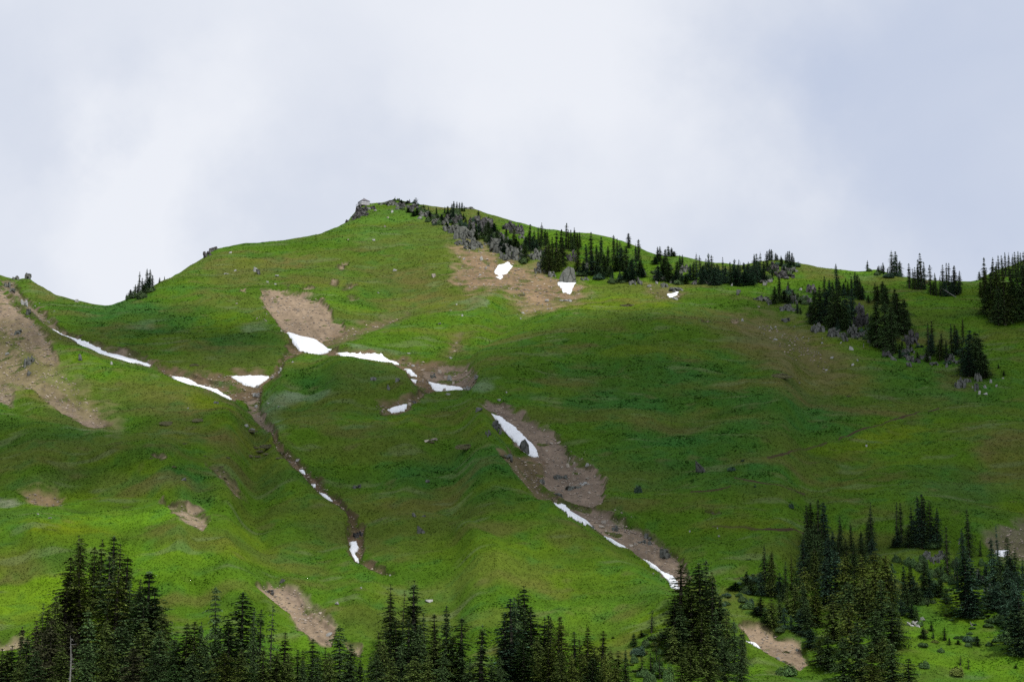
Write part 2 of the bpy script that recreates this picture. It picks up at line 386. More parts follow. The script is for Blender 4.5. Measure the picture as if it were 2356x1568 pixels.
def cover_colour(X, Y, P):
    """albedo of the ground cover (plants and soil) at layout positions X, Y with world positions P"""
    x, y = P[..., 0], P[..., 1]
    n0 = fbm(x / 95, y / 70, 3, 101); n1 = fbm(x / 24, y / 20, 3, 102); n2 = fbm(x / 6, y / 6, 2, 103); n3 = fbm(x / 1.7, y / 2.2, 2, 104)
    C = lambda c: np.array(c)[None, :]
    col = C(GMID) * (1 - sstep(-.5, .6, n0))[:, None] + C((0.070, 0.140, 0.009)) * sstep(-.5, .6, n0)[:, None]
    def mixc(c, m):
        nonlocal col
        col = col * (1 - m)[:, None] + C(c) * m[:, None]
    wx = X + 30 * fbm(x / 26, y / 16, 2, 211) + 10 * fbm(x / 6, y / 6, 2, 212)
    wy = Y + 15 * fbm(x / 26, y / 16, 2, 213) + 6 * fbm(x / 6, y / 6, 2, 214)
    for (bx, by, rx, ry, tilt, c, st) in COVER:
        ca, sa = math.cos(RAD(tilt)), math.sin(RAD(tilt))
        m = (np.abs(X - bx) < rx * 1.5 + ry + 45) & (np.abs(Y - by) < ry * 1.5 + rx * abs(sa) * 1.5 + 25)
        if not m.any():
            continue
        dx, dy = wx[m] - bx, wy[m] - by
        q = np.sqrt(((dx * ca + dy * sa) / rx) ** 2 + ((-dx * sa + dy * ca) / ry) ** 2)
        w = np.zeros(X.shape); w[m] = st * (1 - sstep(0.45, 1.25, q))
        w *= np.clip(0.78 + 0.5 * n1 + 0.25 * n2, 0, 1)
        mixc(c, w)
    mixc(GYEL, 0.26 * sstep(.15, .8, fbm(x / 40, y / 22, 3, 131)))
    mixc(GDARK, 0.42 * sstep(.15, .7, fbm(x / 33, y / 18, 3, 141)))
    mixc(GHEATH, 0.48 * sstep(.12, .8, fbm(x / 30, y / 16, 3, 151)))
    mixc((0.090, 0.112, 0.020), 0.55 * sstep(.0, .6, fbm(x / 60, y / 30, 3, 171)))
    mixc((0.12, 0.155, 0.06), 0.5 * sstep(.42, .75, fbm(x / 20, y / 7, 3, 181)))
    mixc(GFERN, 0.40 * sstep(.10, .8, n2 + 0.5 * n1))
    mixc((0.11, 0.10, 0.04), 0.4 * sstep(.45, .9, fbm(x / 9, y / 7, 2, 161)))
    col = col * np.clip(1 + 0.16 * n1 + 0.12 * n2 + 0.12 * n3, .5, 1.6)[:, None]
    ex = X + 7 * fbm(x / 7, y / 5, 3, 221, .65); ey = Y + 5 * fbm(x / 7, y / 5, 3, 222, .65)
    soil = np.zeros(X.shape); rl = fbm(x / 3.0, y / 9, 3, 251)
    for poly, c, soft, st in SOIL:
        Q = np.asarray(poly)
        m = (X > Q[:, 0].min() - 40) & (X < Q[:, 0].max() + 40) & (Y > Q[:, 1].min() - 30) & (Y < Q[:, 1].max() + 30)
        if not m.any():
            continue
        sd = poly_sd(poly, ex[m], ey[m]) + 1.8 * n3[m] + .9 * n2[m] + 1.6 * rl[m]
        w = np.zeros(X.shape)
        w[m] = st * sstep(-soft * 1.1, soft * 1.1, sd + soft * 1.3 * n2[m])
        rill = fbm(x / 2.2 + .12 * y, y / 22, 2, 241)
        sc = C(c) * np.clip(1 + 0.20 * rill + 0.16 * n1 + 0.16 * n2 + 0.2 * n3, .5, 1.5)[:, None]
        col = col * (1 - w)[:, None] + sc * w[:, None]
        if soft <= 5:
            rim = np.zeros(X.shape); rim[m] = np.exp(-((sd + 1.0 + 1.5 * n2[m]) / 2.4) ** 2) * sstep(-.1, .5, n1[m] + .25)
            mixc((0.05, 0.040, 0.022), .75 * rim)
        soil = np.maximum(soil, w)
    # grass islands on the soil
    isl = sstep(.40, .52, fbm(x / 7.5, y / 6, 3, 231)) * soil * (soil < .999) + 0.0
    isl2 = sstep(.62, .7, fbm(x / 6.5, y / 5, 2, 233)) * soil
    isl = np.clip(np.maximum(isl, isl2), 0, 1)
    mixc((0.07, 0.095, 0.02), isl * .9)
    soil = soil * (1 - isl)
    for line, wd in TRAILS:
        L_ = np.asarray(line)
        m = (X > L_[:, 0].min() - 10) & (X < L_[:, 0].max() + 10) & (Y > L_[:, 1].min() - 10) & (Y < L_[:, 1].max() + 10)
        if m.any():
            d = line_d(line, ex[m] * .25 + X[m] * .75, ey[m] * .25 + Y[m] * .75)
            w = np.zeros(X.shape); w[m] = (1 - sstep(wd * .8, wd * 1.7, d)) * np.clip(.9 + .7 * n1[m], 0, 1)
            mixc((0.055, 0.038, 0.024), w); soil = np.maximum(soil, w)
    return np.clip(col, 0.004, 0.6), soil


# ------------------------------------------------------------------ materials
MATS = {}


def material(name, base=(.5, .5, .5), rough=.9, attr=None, noise=None, bump=None, spec=.15, objrand=0.0, crack=None, sub=None, second=None):
    """procedural material; attr: colour attribute used as albedo, noise: (scale, amount), bump: (scale, strength, distance)"""
    if name in MATS:
        return MATS[name]
    m = bpy.data.materials.new(name); m.use_nodes = True
    N, L = m.node_tree.nodes, m.node_tree.links
    b = N['Principled BSDF']
    b.inputs['Roughness'].default_value = rough
    b.inputs['Specular IOR Level'].default_value = spec
    tc = N.new('ShaderNodeTexCoord')
    if attr:
        a = N.new('ShaderNodeAttribute'); a.attribute_name = attr
        cur = a.outputs['Color']
    else:
        c = N.new('ShaderNodeRGB'); c.outputs[0].default_value = (*base, 1); cur = c.outputs[0]
    if attr and base is not None and base != (.5, .5, .5):
        mx = N.new('ShaderNodeMix'); mx.data_type = 'RGBA'; mx.blend_type = 'MULTIPLY'; mx.inputs[0].default_value = 1
        L.new(cur, mx.inputs[6]); mx.inputs[7].default_value = (*base, 1); cur = mx.outputs[2]
    if second:
        sc, colr, lo, hi = second
        n2 = N.new('ShaderNodeTexNoise'); n2.inputs['Scale'].default_value = sc; n2.inputs['Detail'].default_value = 4
        L.new(tc.outputs['Object'], n2.inputs['Vector'])
        r2 = N.new('ShaderNodeMapRange'); r2.inputs['From Min'].default_value = lo; r2.inputs['From Max'].default_value = hi
        L.new(n2.outputs['Fac'], r2.inputs['Value'])
        mx = N.new('ShaderNodeMix'); mx.data_type = 'RGBA'
        L.new(r2.outputs[0], mx.inputs[0]); L.new(cur, mx.inputs[6]); mx.inputs[7].default_value = (*colr, 1); cur = mx.outputs[2]
    fac = None
    if noise:
        n = N.new('ShaderNodeTexNoise'); n.inputs['Scale'].default_value = noise[0]; n.inputs['Detail'].default_value = 5
        n.inputs['Roughness'].default_value = .65
        L.new(tc.outputs['Object'], n.inputs['Vector'])
        r = N.new('ShaderNodeMapRange'); r.inputs['From Min'].default_value = .3; r.inputs['From Max'].default_value = .7
        r.inputs['To Min'].default_value = 1 - noise[1]; r.inputs['To Max'].default_value = 1 + noise[1]
        L.new(n.outputs['Fac'], r.inputs['Value']); fac = r.outputs[0]
    if objrand:
        oi = N.new('ShaderNodeObjectInfo')
        r = N.new('ShaderNodeMapRange'); r.inputs['To Min'].default_value = 1 - objrand; r.inputs['To Max'].default_value = 1 + objrand
        L.new(oi.outputs['Random'], r.inputs['Value'])
        if fac is None:
            fac = r.outputs[0]
        else:
            mu = N.new('ShaderNodeMath'); mu.operation = 'MULTIPLY'; L.new(fac, mu.inputs[0]); L.new(r.outputs[0], mu.inputs[1]); fac = mu.outputs[0]
    if fac is not None:
        mx = N.new('ShaderNodeVectorMath'); mx.operation = 'SCALE'
        L.new(cur, mx.inputs[0]); L.new(fac, mx.inputs['Scale']); cur = mx.outputs[0]
    h = None
    if crack:
        v = N.new('ShaderNodeTexVoronoi'); v.feature = 'DISTANCE_TO_EDGE'; v.inputs['Scale'].default_value = crack[0]
        mp = N.new('ShaderNodeMapping'); mp.inputs['Scale'].default_value = (1, 1, .45); mp.inputs['Rotation'].default_value = (.2, .25, .3)
        L.new(tc.outputs['Object'], mp.inputs[0]); L.new(mp.outputs[0], v.inputs['Vector'])
        r = N.new('ShaderNodeMapRange'); r.inputs['From Max'].default_value = .09
        L.new(v.outputs['Distance'], r.inputs['Value']); h = r.outputs[0]
    if bump:
        n = N.new('ShaderNodeTexNoise'); n.inputs['Scale'].default_value = bump[0]; n.inputs['Detail'].default_value = 5
        n.inputs['Roughness'].default_value = .6
        L.new(tc.outputs['Object'], n.inputs['Vector'])
        hh = n.outputs['Fac']
        if h is not None:
            ad = N.new('ShaderNodeMath'); ad.operation = 'MULTIPLY_ADD'; L.new(h, ad.inputs[0]); ad.inputs[1].default_value = crack[1]; L.new(hh, ad.inputs[2]); hh = ad.outputs[0]
        bp = N.new('ShaderNodeBump'); bp.inputs['Strength'].default_value = bump[1]; bp.inputs['Distance'].default_value = bump[2]
        L.new(hh, bp.inputs['Height']); L.new(bp.outputs[0], b.inputs['Normal'])
    L.new(cur, b.inputs['Base Color'])
    if sub:
        b.inputs['Subsurface Weight'].default_value = sub
    MATS[name] = m
    return m


M_GROUND = material('ground_cover', attr='Col', noise=(0.9, .16), bump=(1.1, .45, .3), spec=.02)
M_TUFT = material('meadow_plant', attr='Col', rough=.9, spec=.03)
M_SNOW = material('old_snow', (.84, .86, .88), rough=.7, noise=(.6, .06), second=(.5, (.62, .58, .53), .58, .82), bump=(.8, .5, .25), spec=.3)
M_ROCK = material('grey_rock', (.130, .136, .120), noise=(.45, .35), bump=(1.3, .9, .5), crack=(.35, 1.4), second=(.22, (.14, .14, .13), .5, .75), objrand=.18)
M_DARK = material('dark_rock', (.078, .076, .074), noise=(.6, .4), bump=(1.3, 1, .5), crack=(.45, 1.4), second=(.3, (.17, .17, .16), .52, .7), objrand=.2)
M_PALE = material('pale_stone', (.33, .29, .24), noise=(1.2, .2), bump=(2.5, .6, .2), objrand=.28)
M_GSTONE = material('grey_stone', (.29, .29, .275), noise=(1.0, .25), bump=(2.5, .7, .2), objrand=.25)
M_BARK = material('bark', (.10, .085, .07), noise=(2.5, .35), bump=(4, .8, .1))
M_DEAD = material('bleached_wood', (.20, .19, .185), noise=(1.5, .3), bump=(4, .6, .05))
M_CROWN = [
    material('needles_dark_green', (.060, .104, .034), attr='Tint', rough=.75, objrand=.22, spec=.2),
    material('needles_blue_green', (.046, .092, .054), attr='Tint', rough=.75, objrand=.22, spec=.2),
    material('needles_olive_green', (.086, .124, .028), attr='Tint', rough=.75, objrand=.22, spec=.2),
    material('needles_yellow_green', (.108, .144, .026), attr='Tint', rough=.75, objrand=.18, spec=.2),
    material('leaves_fresh_green', (.060, .120, .034), attr='Tint', rough=.75, objrand=.22, spec=.2),
    material('needles_brown_green', (.058, .062, .030), attr='Tint', rough=.75, objrand=.2, spec=.1),
    material('needles_heath', (.085, .084, .036), attr='Tint', rough=.8, objrand=.2, spec=.1),
]


# ------------------------------------------------------------------ object helpers
def new_mesh(name, V, faces, mat, colattr=None, attrname='Col', smooth=False):
    me = bpy.data.meshes.new(name)
    V = np.asarray(V, np.float32)
    if isinstance(faces, np.ndarray):
        n = faces.shape[1]
        me.vertices.add(len(V)); me.vertices.foreach_set('co', V.ravel())
        me.loops.add(faces.size); me.loops.foreach_set('vertex_index', faces.astype(np.int32).ravel())
        me.polygons.add(len(faces))
        me.polygons.foreach_set('loop_start', np.arange(0, faces.size, n, dtype=np.int32))
        try:
            me.polygons.foreach_set('loop_total', np.full(len(faces), n, np.int32))
        except Exception:
            pass
        me.update(calc_edges=True)
    else:
        me.from_pydata([tuple(map(float, v)) for v in V], [], faces)
    if colattr is not None:
        a = me.attributes.new(attrname, 'FLOAT_COLOR', 'POINT')
        c = np.ones((len(V), 4), np.float32); c[:, :3] = colattr
        a.data.foreach_set('color', c.ravel())
    me.materials.append(mat)
    if smooth:
        me.polygons.foreach_set('use_smooth', np.ones(len(me.polygons), bool))
    return me


def obj(name, me, parent=None, loc=(0, 0, 0)):
    o = bpy.data.objects.new(name, me)
    COL.objects.link(o)
    o.location = loc
    if parent is not None:
        o.parent = parent
    return o


def tag(o, label=None, cat=None, group=None, kind=None):
    if label: o['label'] = label
    if cat: o['category'] = cat
    if group: o['group'] = group
    if kind: o['kind'] = kind
    return o


# ------------------------------------------------------------------ the mountainside: one sheet
def build_terrain():
    xs = np.concatenate([np.arange(-900, -60, 20), np.arange(-60, 2420, 1.75), np.arange(2420, 3300, 20)])
    nf = 720
    t = np.linspace(0, 1, nf)
    yr = ridge_y(xs)
    ylow = 1600.0
    Yf = ylow + (yr[None, :] - ylow) * t[:, None]
    ylo = np.array([3200, 2700, 2400, 2200, 2050, 1950, 1880, 1820, 1770, 1730, 1700, 1675, 1650, 1635, 1620, 1610])
    Y = np.concatenate([np.repeat(ylo[:, None], len(xs), 1), Yf], 0)
    X = np.repeat(xs[None, :], Y.shape[0], 0)
    sh = X.shape
    soil0 = in_soil(X.ravel(), Y.ravel())
    P = terrain_point(X.ravel(), Y.ravel(), soil0)
    col, soil = cover_colour(X.ravel(), Y.ravel(), P)
    P = P.reshape(*sh, 3); col = col.reshape(*sh, 3)
    # far side of the ridge, falling away
    top = P[-1]
    back = []
    for dR, dz in ((6, -1.0), (20, -5), (60, -24), (200, -110), (700, -420)):
        q = top.copy(); s = (q[:, 1] + dR) / q[:, 1]
        q[:, 0] *= s; q[:, 1] *= s; q[:, 2] += dz
        back.append(q)
    P = np.concatenate([P, np.array(back)], 0)
    col = np.concatenate([col, np.repeat(col[-1:], len(back), 0)], 0)
    # ground towards and behind the viewer
    near = []
    for yy, zz in ((-400, -40), (-60, -6), (0, -2.2), (60, -4.5)):
        q = P[0].copy(); q[:, 0] = (xs - FW / 2) / F * 260 * (1 + 2 * (yy < 0)); q[:, 1] = yy; q[:, 2] = zz
        near.append(q)
    P = np.concatenate([np.array(near), P], 0)
    col = np.concatenate([np.repeat(col[:1], len(near), 0), col], 0)
    nr, nc = P.shape[:2]
    idx = np.arange(nr * nc).reshape(nr, nc)
    faces = np.stack([idx[:-1, :-1], idx[:-1, 1:], idx[1:, 1:], idx[1:, :-1]], -1).reshape(-1, 4)
    me = new_mesh('mountainside', P.reshape(-1, 3), faces, M_GROUND, col.reshape(-1, 3), smooth=True)
    o = obj('mountainside', me)
    tag(o, kind='structure')
    o['label'] = 'green alpine mountainside with bare soil gullies'
    return o


build_terrain()


def build_meadow_plants():
    rng = np.random.default_rng(3)
    n = 330000
    X = rng.uniform(-30, 2390, n); Y = rng.uniform(0, 1, n)
    yr = ridge_y(X) + 0.5
    Y = yr + (1640 - yr) * Y
    s0 = in_soil(X, Y)
    P = terrain_point(X, Y, s0)
    col, soil = cover_colour(X, Y, P)
    keep = (rng.uniform(0, 1, n) > soil * 1.5)
    X, Y, P, col = X[keep], Y[keep], P[keep], col[keep]
    n = len(X)
    lush = col[:, 1] / (col[:, 0] + 1e-4)
    cl = fbm(P[:, 0] / 7, P[:, 1] / 6, 2, 301)
    fern = sstep(1.4, 2.8, lush) * sstep(-.1, .5, cl)
    size = rng.uniform(.19, .40, n) * (0.85 + 0.5 * fern) * (P[:, 1] / 750)
    V = []; Fc = []; Cc = []
    for k in range(3):
        a = rng.uniform(0, 2 * math.pi, n)
        d = np.stack([np.cos(a), np.sin(a), np.zeros(n)], -1)
        sd = np.stack([-np.sin(a), np.cos(a), np.zeros(n)], -1)
        h = size * rng.uniform(.18, .42, n) * (.7 + .7 * fern); w = size * rng.uniform(.5, .95, n)
        p0 = P + d * (-.15 * size)[:, None] + np.array([0, 0, -.12]) 
        tip = P + d * (w * 1.1)[:, None]; tip[:, 2] += h * .75
        mid = P + d * (w * .35)[:, None]; mid[:, 2] += h * .65
        l = mid + sd * (w * .55)[:, None]; r = mid - sd * (w * .55)[:, None]
        base = k * 4 * n
        V.append(np.stack([p0, r, tip, l], 1).reshape(-1, 3))
        Fc.append(np.arange(n * 4).reshape(n, 4) + base)
        c = col * rng.uniform(.98, 1.25, n)[:, None]
        Cc.append(np.repeat(c, 4, 0))
    me = new_mesh('meadow_plants', np.concatenate(V), np.concatenate(Fc), M_TUFT, np.concatenate(Cc), smooth=False)
    o = obj('meadow_plants', me)
    tag(o, 'low green leafy plants and grass covering the mountainside', 'meadow plants', kind='stuff')


build_meadow_plants()

# ------------------------------------------------------------------ labels by place
ORD = ["", "", "second", "third", "fourth", "fifth", "sixth", "seventh", "eighth", "ninth", "tenth", "eleventh", "twelfth", "thirteenth",
       "fourteenth", "fifteenth", "sixteenth", "seventeenth", "eighteenth", "nineteenth", "twentieth", "twenty-first", "twenty-second", "twenty-third", "twenty-fourth", "twenty-fifth",
       "twenty-sixth", "twenty-seventh", "twenty-eighth", "twenty-ninth", "thirtieth"]
REG = []   # (object, x, size, noun phrase, place phrase, group)


def register(o, x, size, noun, place, group):
    REG.append((o, x, size, noun, place, group))


def write_labels():
    sets = {}
    for r in REG:
        sets.setdefault((r[3], r[4]), []).append(r)
    for (noun, place), rs in sets.items():
        rs.sort(key=lambda r: r[1])
        n = len(rs)
        big = max(rs, key=lambda r: r[2]); sizes = sorted(r[2] for r in rs)
        for i, (o, x, s, _, _, g) in enumerate(rs):
            if n == 1:
                lab = f"{noun} {place}"
            elif n == 2:
                lab = f"{'left' if i == 0 else 'right'} of two {noun}s {place}"
            elif o is big[0] and sizes[-1] > sizes[-2] * 1.12:
                lab = f"largest {noun} {place}"
            elif i == 0:
                lab = f"leftmost {noun} {place}"
            elif i == n - 1:
                lab = f"rightmost {noun} {place}"
            else:
                lab = f"{ORD[i + 1]} {noun} from left {place}"
            o['label'] = lab
            o['group'] = g


def crop(ox, oy):
    return lambda cx, cy: ((ox + cx / 2.299) / 1.73854, (oy + cy / 2.299) / 1.73854)


KC = 1 / 2.299 / 1.73854      # size factor of the crop lists

# ------------------------------------------------------------------ snow patches
SNOW = [
    ("long thin snow strip down the scree edge on the left", [(113, 745), (160, 765), (210, 787), (260, 807), (310, 822), (349, 835), (345, 840), (290, 830), (240, 814), (190, 793), (140, 765)]),
    ("narrow snow strip below the long one at left", [(395, 853), (425, 857), (460, 871), (500, 883), (537, 904), (525, 909), (480, 895), (440, 880), (403, 868)]),
    ("wedge of snow beside the junction of two gullies at left", [(530, 851), (575, 853), (622, 857), (612, 869), (585, 879), (560, 870)]),
    ("broad snow patch at the foot of the bare soil bowl", [(653, 764), (690, 773), (722, 775), (737, 783), (766, 797), (735, 802), (690, 801), (672, 786)]),
    ("long snow patch over the crest of the dark green hump", [(774, 801), (830, 805), (880, 810), (922, 827), (897, 830), (850, 826), (788, 813)]),
    ("small ragged snow scrap at the end of the long hump snow", [(928, 840), (946, 842), (962, 858), (945, 857)]),
    ("tiny snow scrap just under the ragged one by the rubble", [(943, 864), (961, 866), (956, 874), (947, 872)]),
    ("snow patch under the pale boulder rubble in mid slope", [(984, 868), (1005, 874), (1058, 878), (1072, 887), (1032, 895), (1000, 892)]),
    ("little snow tongue alone in the brown hollow of mid slope", [(888, 937), (915, 929), (940, 923), (932, 938), (903, 944)]),
    ("wide snow ribbon at the head of the long central gully", [(1125, 946), (1152, 951), (1182, 974), (1207, 999), (1232, 1019), (1241, 1040), (1213, 1037), (1193, 1016), (1163, 991), (1146, 968)]),
    ("tapering snow ribbon halfway down the long central gully", [(1274, 1143), (1302, 1148), (1334, 1180), (1376, 1220), (1345, 1211), (1308, 1192), (1281, 1167)]),
    ("thin snow line below the tapering ribbon in the gully", [(1386, 1233), (1422, 1246), (1450, 1268), (1420, 1260)]),
    ("lowest snow in the central gully, running behind a tall fir", [(1475, 1281), (1522, 1303), (1557, 1323), (1566, 1360), (1543, 1354), (1531, 1326), (1498, 1306)]),
    ("bright snow patch below the summit cliffs", [(1136, 622), (1145, 603), (1167, 599), (1182, 605), (1165, 622), (1150, 630)]),
    ("small snow scrap just below the summit cliff snow patch", [(1138, 632), (1160, 629), (1152, 639)]),
    ("snow patch under the big round grey boulder", [(1280, 643), (1300, 647), (1325, 650), (1312, 671), (1292, 664)]),
    ("flat little snow patch in front of the rocky tree belt", [(1534, 670), (1564, 666), (1556, 676), (1540, 679)]),
    ("topmost snow dot in the small left gully", [(688, 1072), (700, 1075), (706, 1083), (694, 1081)]),
    ("middle snow dot in the small left gully", [(717, 1103), (727, 1104), (727, 1111), (719, 1111)]),
    ("snow sliver at the lower end of the small left gully", [(731, 1120), (750, 1126), (770, 1147), (752, 1143)]),
    ("crooked snow patch in the dark notch left of centre", [(804, 1239), (820, 1236), (827, 1250), (817, 1262), (829, 1284), (816, 1282), (805, 1266)]),
    ("thin snow edge on the bare bank at lower right", [(1713, 1468), (1737, 1482), (1753, 1495), (1735, 1491)]),
    ("snow patch glimpsed between firs at the right edge", [(2288, 1250), (2320, 1252), (2318, 1271), (2294, 1270)]),
]


def build_snow():
    for k, (label, poly) in enumerate(SNOW):
        P_ = np.asarray(poly, float)
        x0, y0 = P_.min(0) - 6; x1, y1 = P_.max(0) + 6
        st = .8
        gx, gy = np.meshgrid(np.arange(x0, x1, st), np.arange(y0, y1, st * .8))
        nx = gx + 2.6 * fbm(gx / 11 + k, gy / 6, 3, 401, .5); ny = gy + 1.5 * fbm(gx / 11, gy / 6 + k, 3, 402, .5)
        sd = poly_sd(poly, nx, ny)
        ok = sd > .25
        W = terrain_point(gx.ravel(), gy.ravel()).reshape(*gx.shape, 3)
        # smooth the hidden ground below the snow a little, dome it, sink its rim
        wz = W[..., 2].copy()
        for _ in range(3):
            wz[1:-1, 1:-1] = (wz[1:-1, 1:-1] * 2 + wz[:-2, 1:-1] + wz[2:, 1:-1] + wz[1:-1, :-2] + wz[1:-1, 2:]) / 6
        lift = np.clip((sd - .6) / 2.5, -.4, 1)
        W[..., 2] = np.maximum(wz, W[..., 2] - .1) + .35 * lift + .2
        idx = -np.ones(gx.shape, int); idx[ok] = np.arange(ok.sum())
        q = ok[:-1, :-1] & ok[1:, :-1] & ok[:-1, 1:] & ok[1:, 1:]
        fc = np.stack([idx[:-1, :-1][q], idx[1:, :-1][q], idx[1:, 1:][q], idx[:-1, 1:][q]], -1)
        V = W[ok]
        n = len(V)
        # rim skirt down into the ground: gives the patch its own thickness
        cnt = {}
        for f in fc:
            for a, b in zip(f, np.roll(f, -1)):
                key = (min(a, b), max(a, b)); cnt[key] = None if key in cnt else (a, b)
        rim = [e for e in cnt.values() if e is not None]
        low = V.copy(); low[:, 2] -= 1.3
        faces = [tuple(map(int, f)) for f in fc] + [(int(b), int(a), int(a) + n, int(b) + n) for a, b in rim]
        me = new_mesh('snow_patch', np.concatenate([V, low]), faces, M_SNOW, smooth=True)
        o = obj('snow_patch', me)
        tag(o, label, 'snow patch', 'old snow patches left in the gullies')


build_snow()

# ------------------------------------------------------------------ rocks
def rock_mesh(name, w, h, d, n, seed, mat, column=1.0):
    """a crag of n angular blocks inside a w x d x h box standing on z = 0 (sunk below it)"""
    rng = random.Random(seed)
    bm = bmesh.new()
    for k in range(n):
        dy = 0
        if n == 1:
            cx = cz = 0; bw, bh, bd = w, h, d
        else:
            f = ((k + .5) * .618) % 1
            cx = (-.40 + .80 * f) * w
            top = h * (1 - (2 * cx / w) ** 2 * .75)
            cz = (k / n) * .62 * top * rng.uniform(.7, 1.1)
            q = 1.55 / n ** .36
            bw = w * rng.uniform(.36, .62) * q; bh = min(h * rng.uniform(.45, .75) * q * column, top - cz + .1 * h); bd = max(bw, d * .5) * rng.uniform(.8, 1.3)
            dy = cz * 1.3 + rng.uniform(-.06, .1) * d
        pts = []
        lean = rng.uniform(-.18, .18)
        for j in range(16):
            a = rng.uniform(0, 2 * math.pi); u = rng.uniform(0, 1)
            e = 1 / max(abs(math.cos(a)), abs(math.sin(a))) ** .6
            r = .5 * e * rng.uniform(.72, 1.0) * (1 - .38 * u * rng.uniform(.4, 1))
            pts.append(bm.verts.new((cx + bw * (r * math.cos(a) + lean * u), bd * r * math.sin(a) + dy, cz - .35 * h * (1 if cz < .15 * h else .2) * (1 - u) + bh * u)))
        res = bmesh.ops.convex_hull(bm, input=pts)
        bmesh.ops.delete(bm, geom=[g for g in res['geom_interior'] if isinstance(g, bmesh.types.BMVert)], context='VERTS')
    bmesh.ops.recalc_face_normals(bm, faces=bm.faces)
    me = bpy.data.meshes.new(name); bm.to_mesh(me); bm.free()
    me.materials.append(mat)
    return me


def add_rock(x, y, w, h, kind, place, seed):
    """x, y centre and w, h size in layout units"""
    yb = y + h / 2
    yb = max(yb, float(ridge_y(x)) + .6)
    P = terrain_point(np.array([x]), np.array([yb]))[0]
    k = P[1] / F * 1.02
    W, H = (w * k * 1.15, h * k * 1.1) if kind == 'b' else (w * k * 1.5, h * k * 1.5) if w * h > 1000 and kind != 'col' else (w * k * 1.25, h * k * 1.15)
    big = w * h
    n = 1 if big < 170 else (5 if big < 500 else (11 if big < 1600 else 22))
    if kind == 'b':
        n = 1
    name = 'boulder' if n == 1 else 'rock_outcrop'
    if kind == 'col':
        n = max(n, 5)
    D = min(W * (1.0 if n == 1 else .8), H * 2.2 + 1)
    mat = {'b': M_ROCK, 'g': M_ROCK, 'd': M_DARK, 'p': M_PALE, 'col': M_ROCK, 's': M_GSTONE}[kind]
    me = rock_mesh(name, W, H, D, n, seed, mat, 1.35 if kind == 'col' else 1.0)
    o = obj(name, me, loc=(P[0], P[1] + D * .22, P[2]))
    o.rotation_euler = (0, 0, random.uniform(-.3, .3))
    shape = {'b': 'big solid grey', 'g': 'grey', 'd': 'dark violet-grey', 'p': 'pale tan', 'col': 'upright columned grey', 's': 'light grey'}[kind]
    noun = f"{shape} {'boulder' if n == 1 else 'rock outcrop'}"
    tag(o, cat='boulder' if n == 1 else 'rock')
    register(o, x, big, noun, place, 'rocks ' + place)
    return o


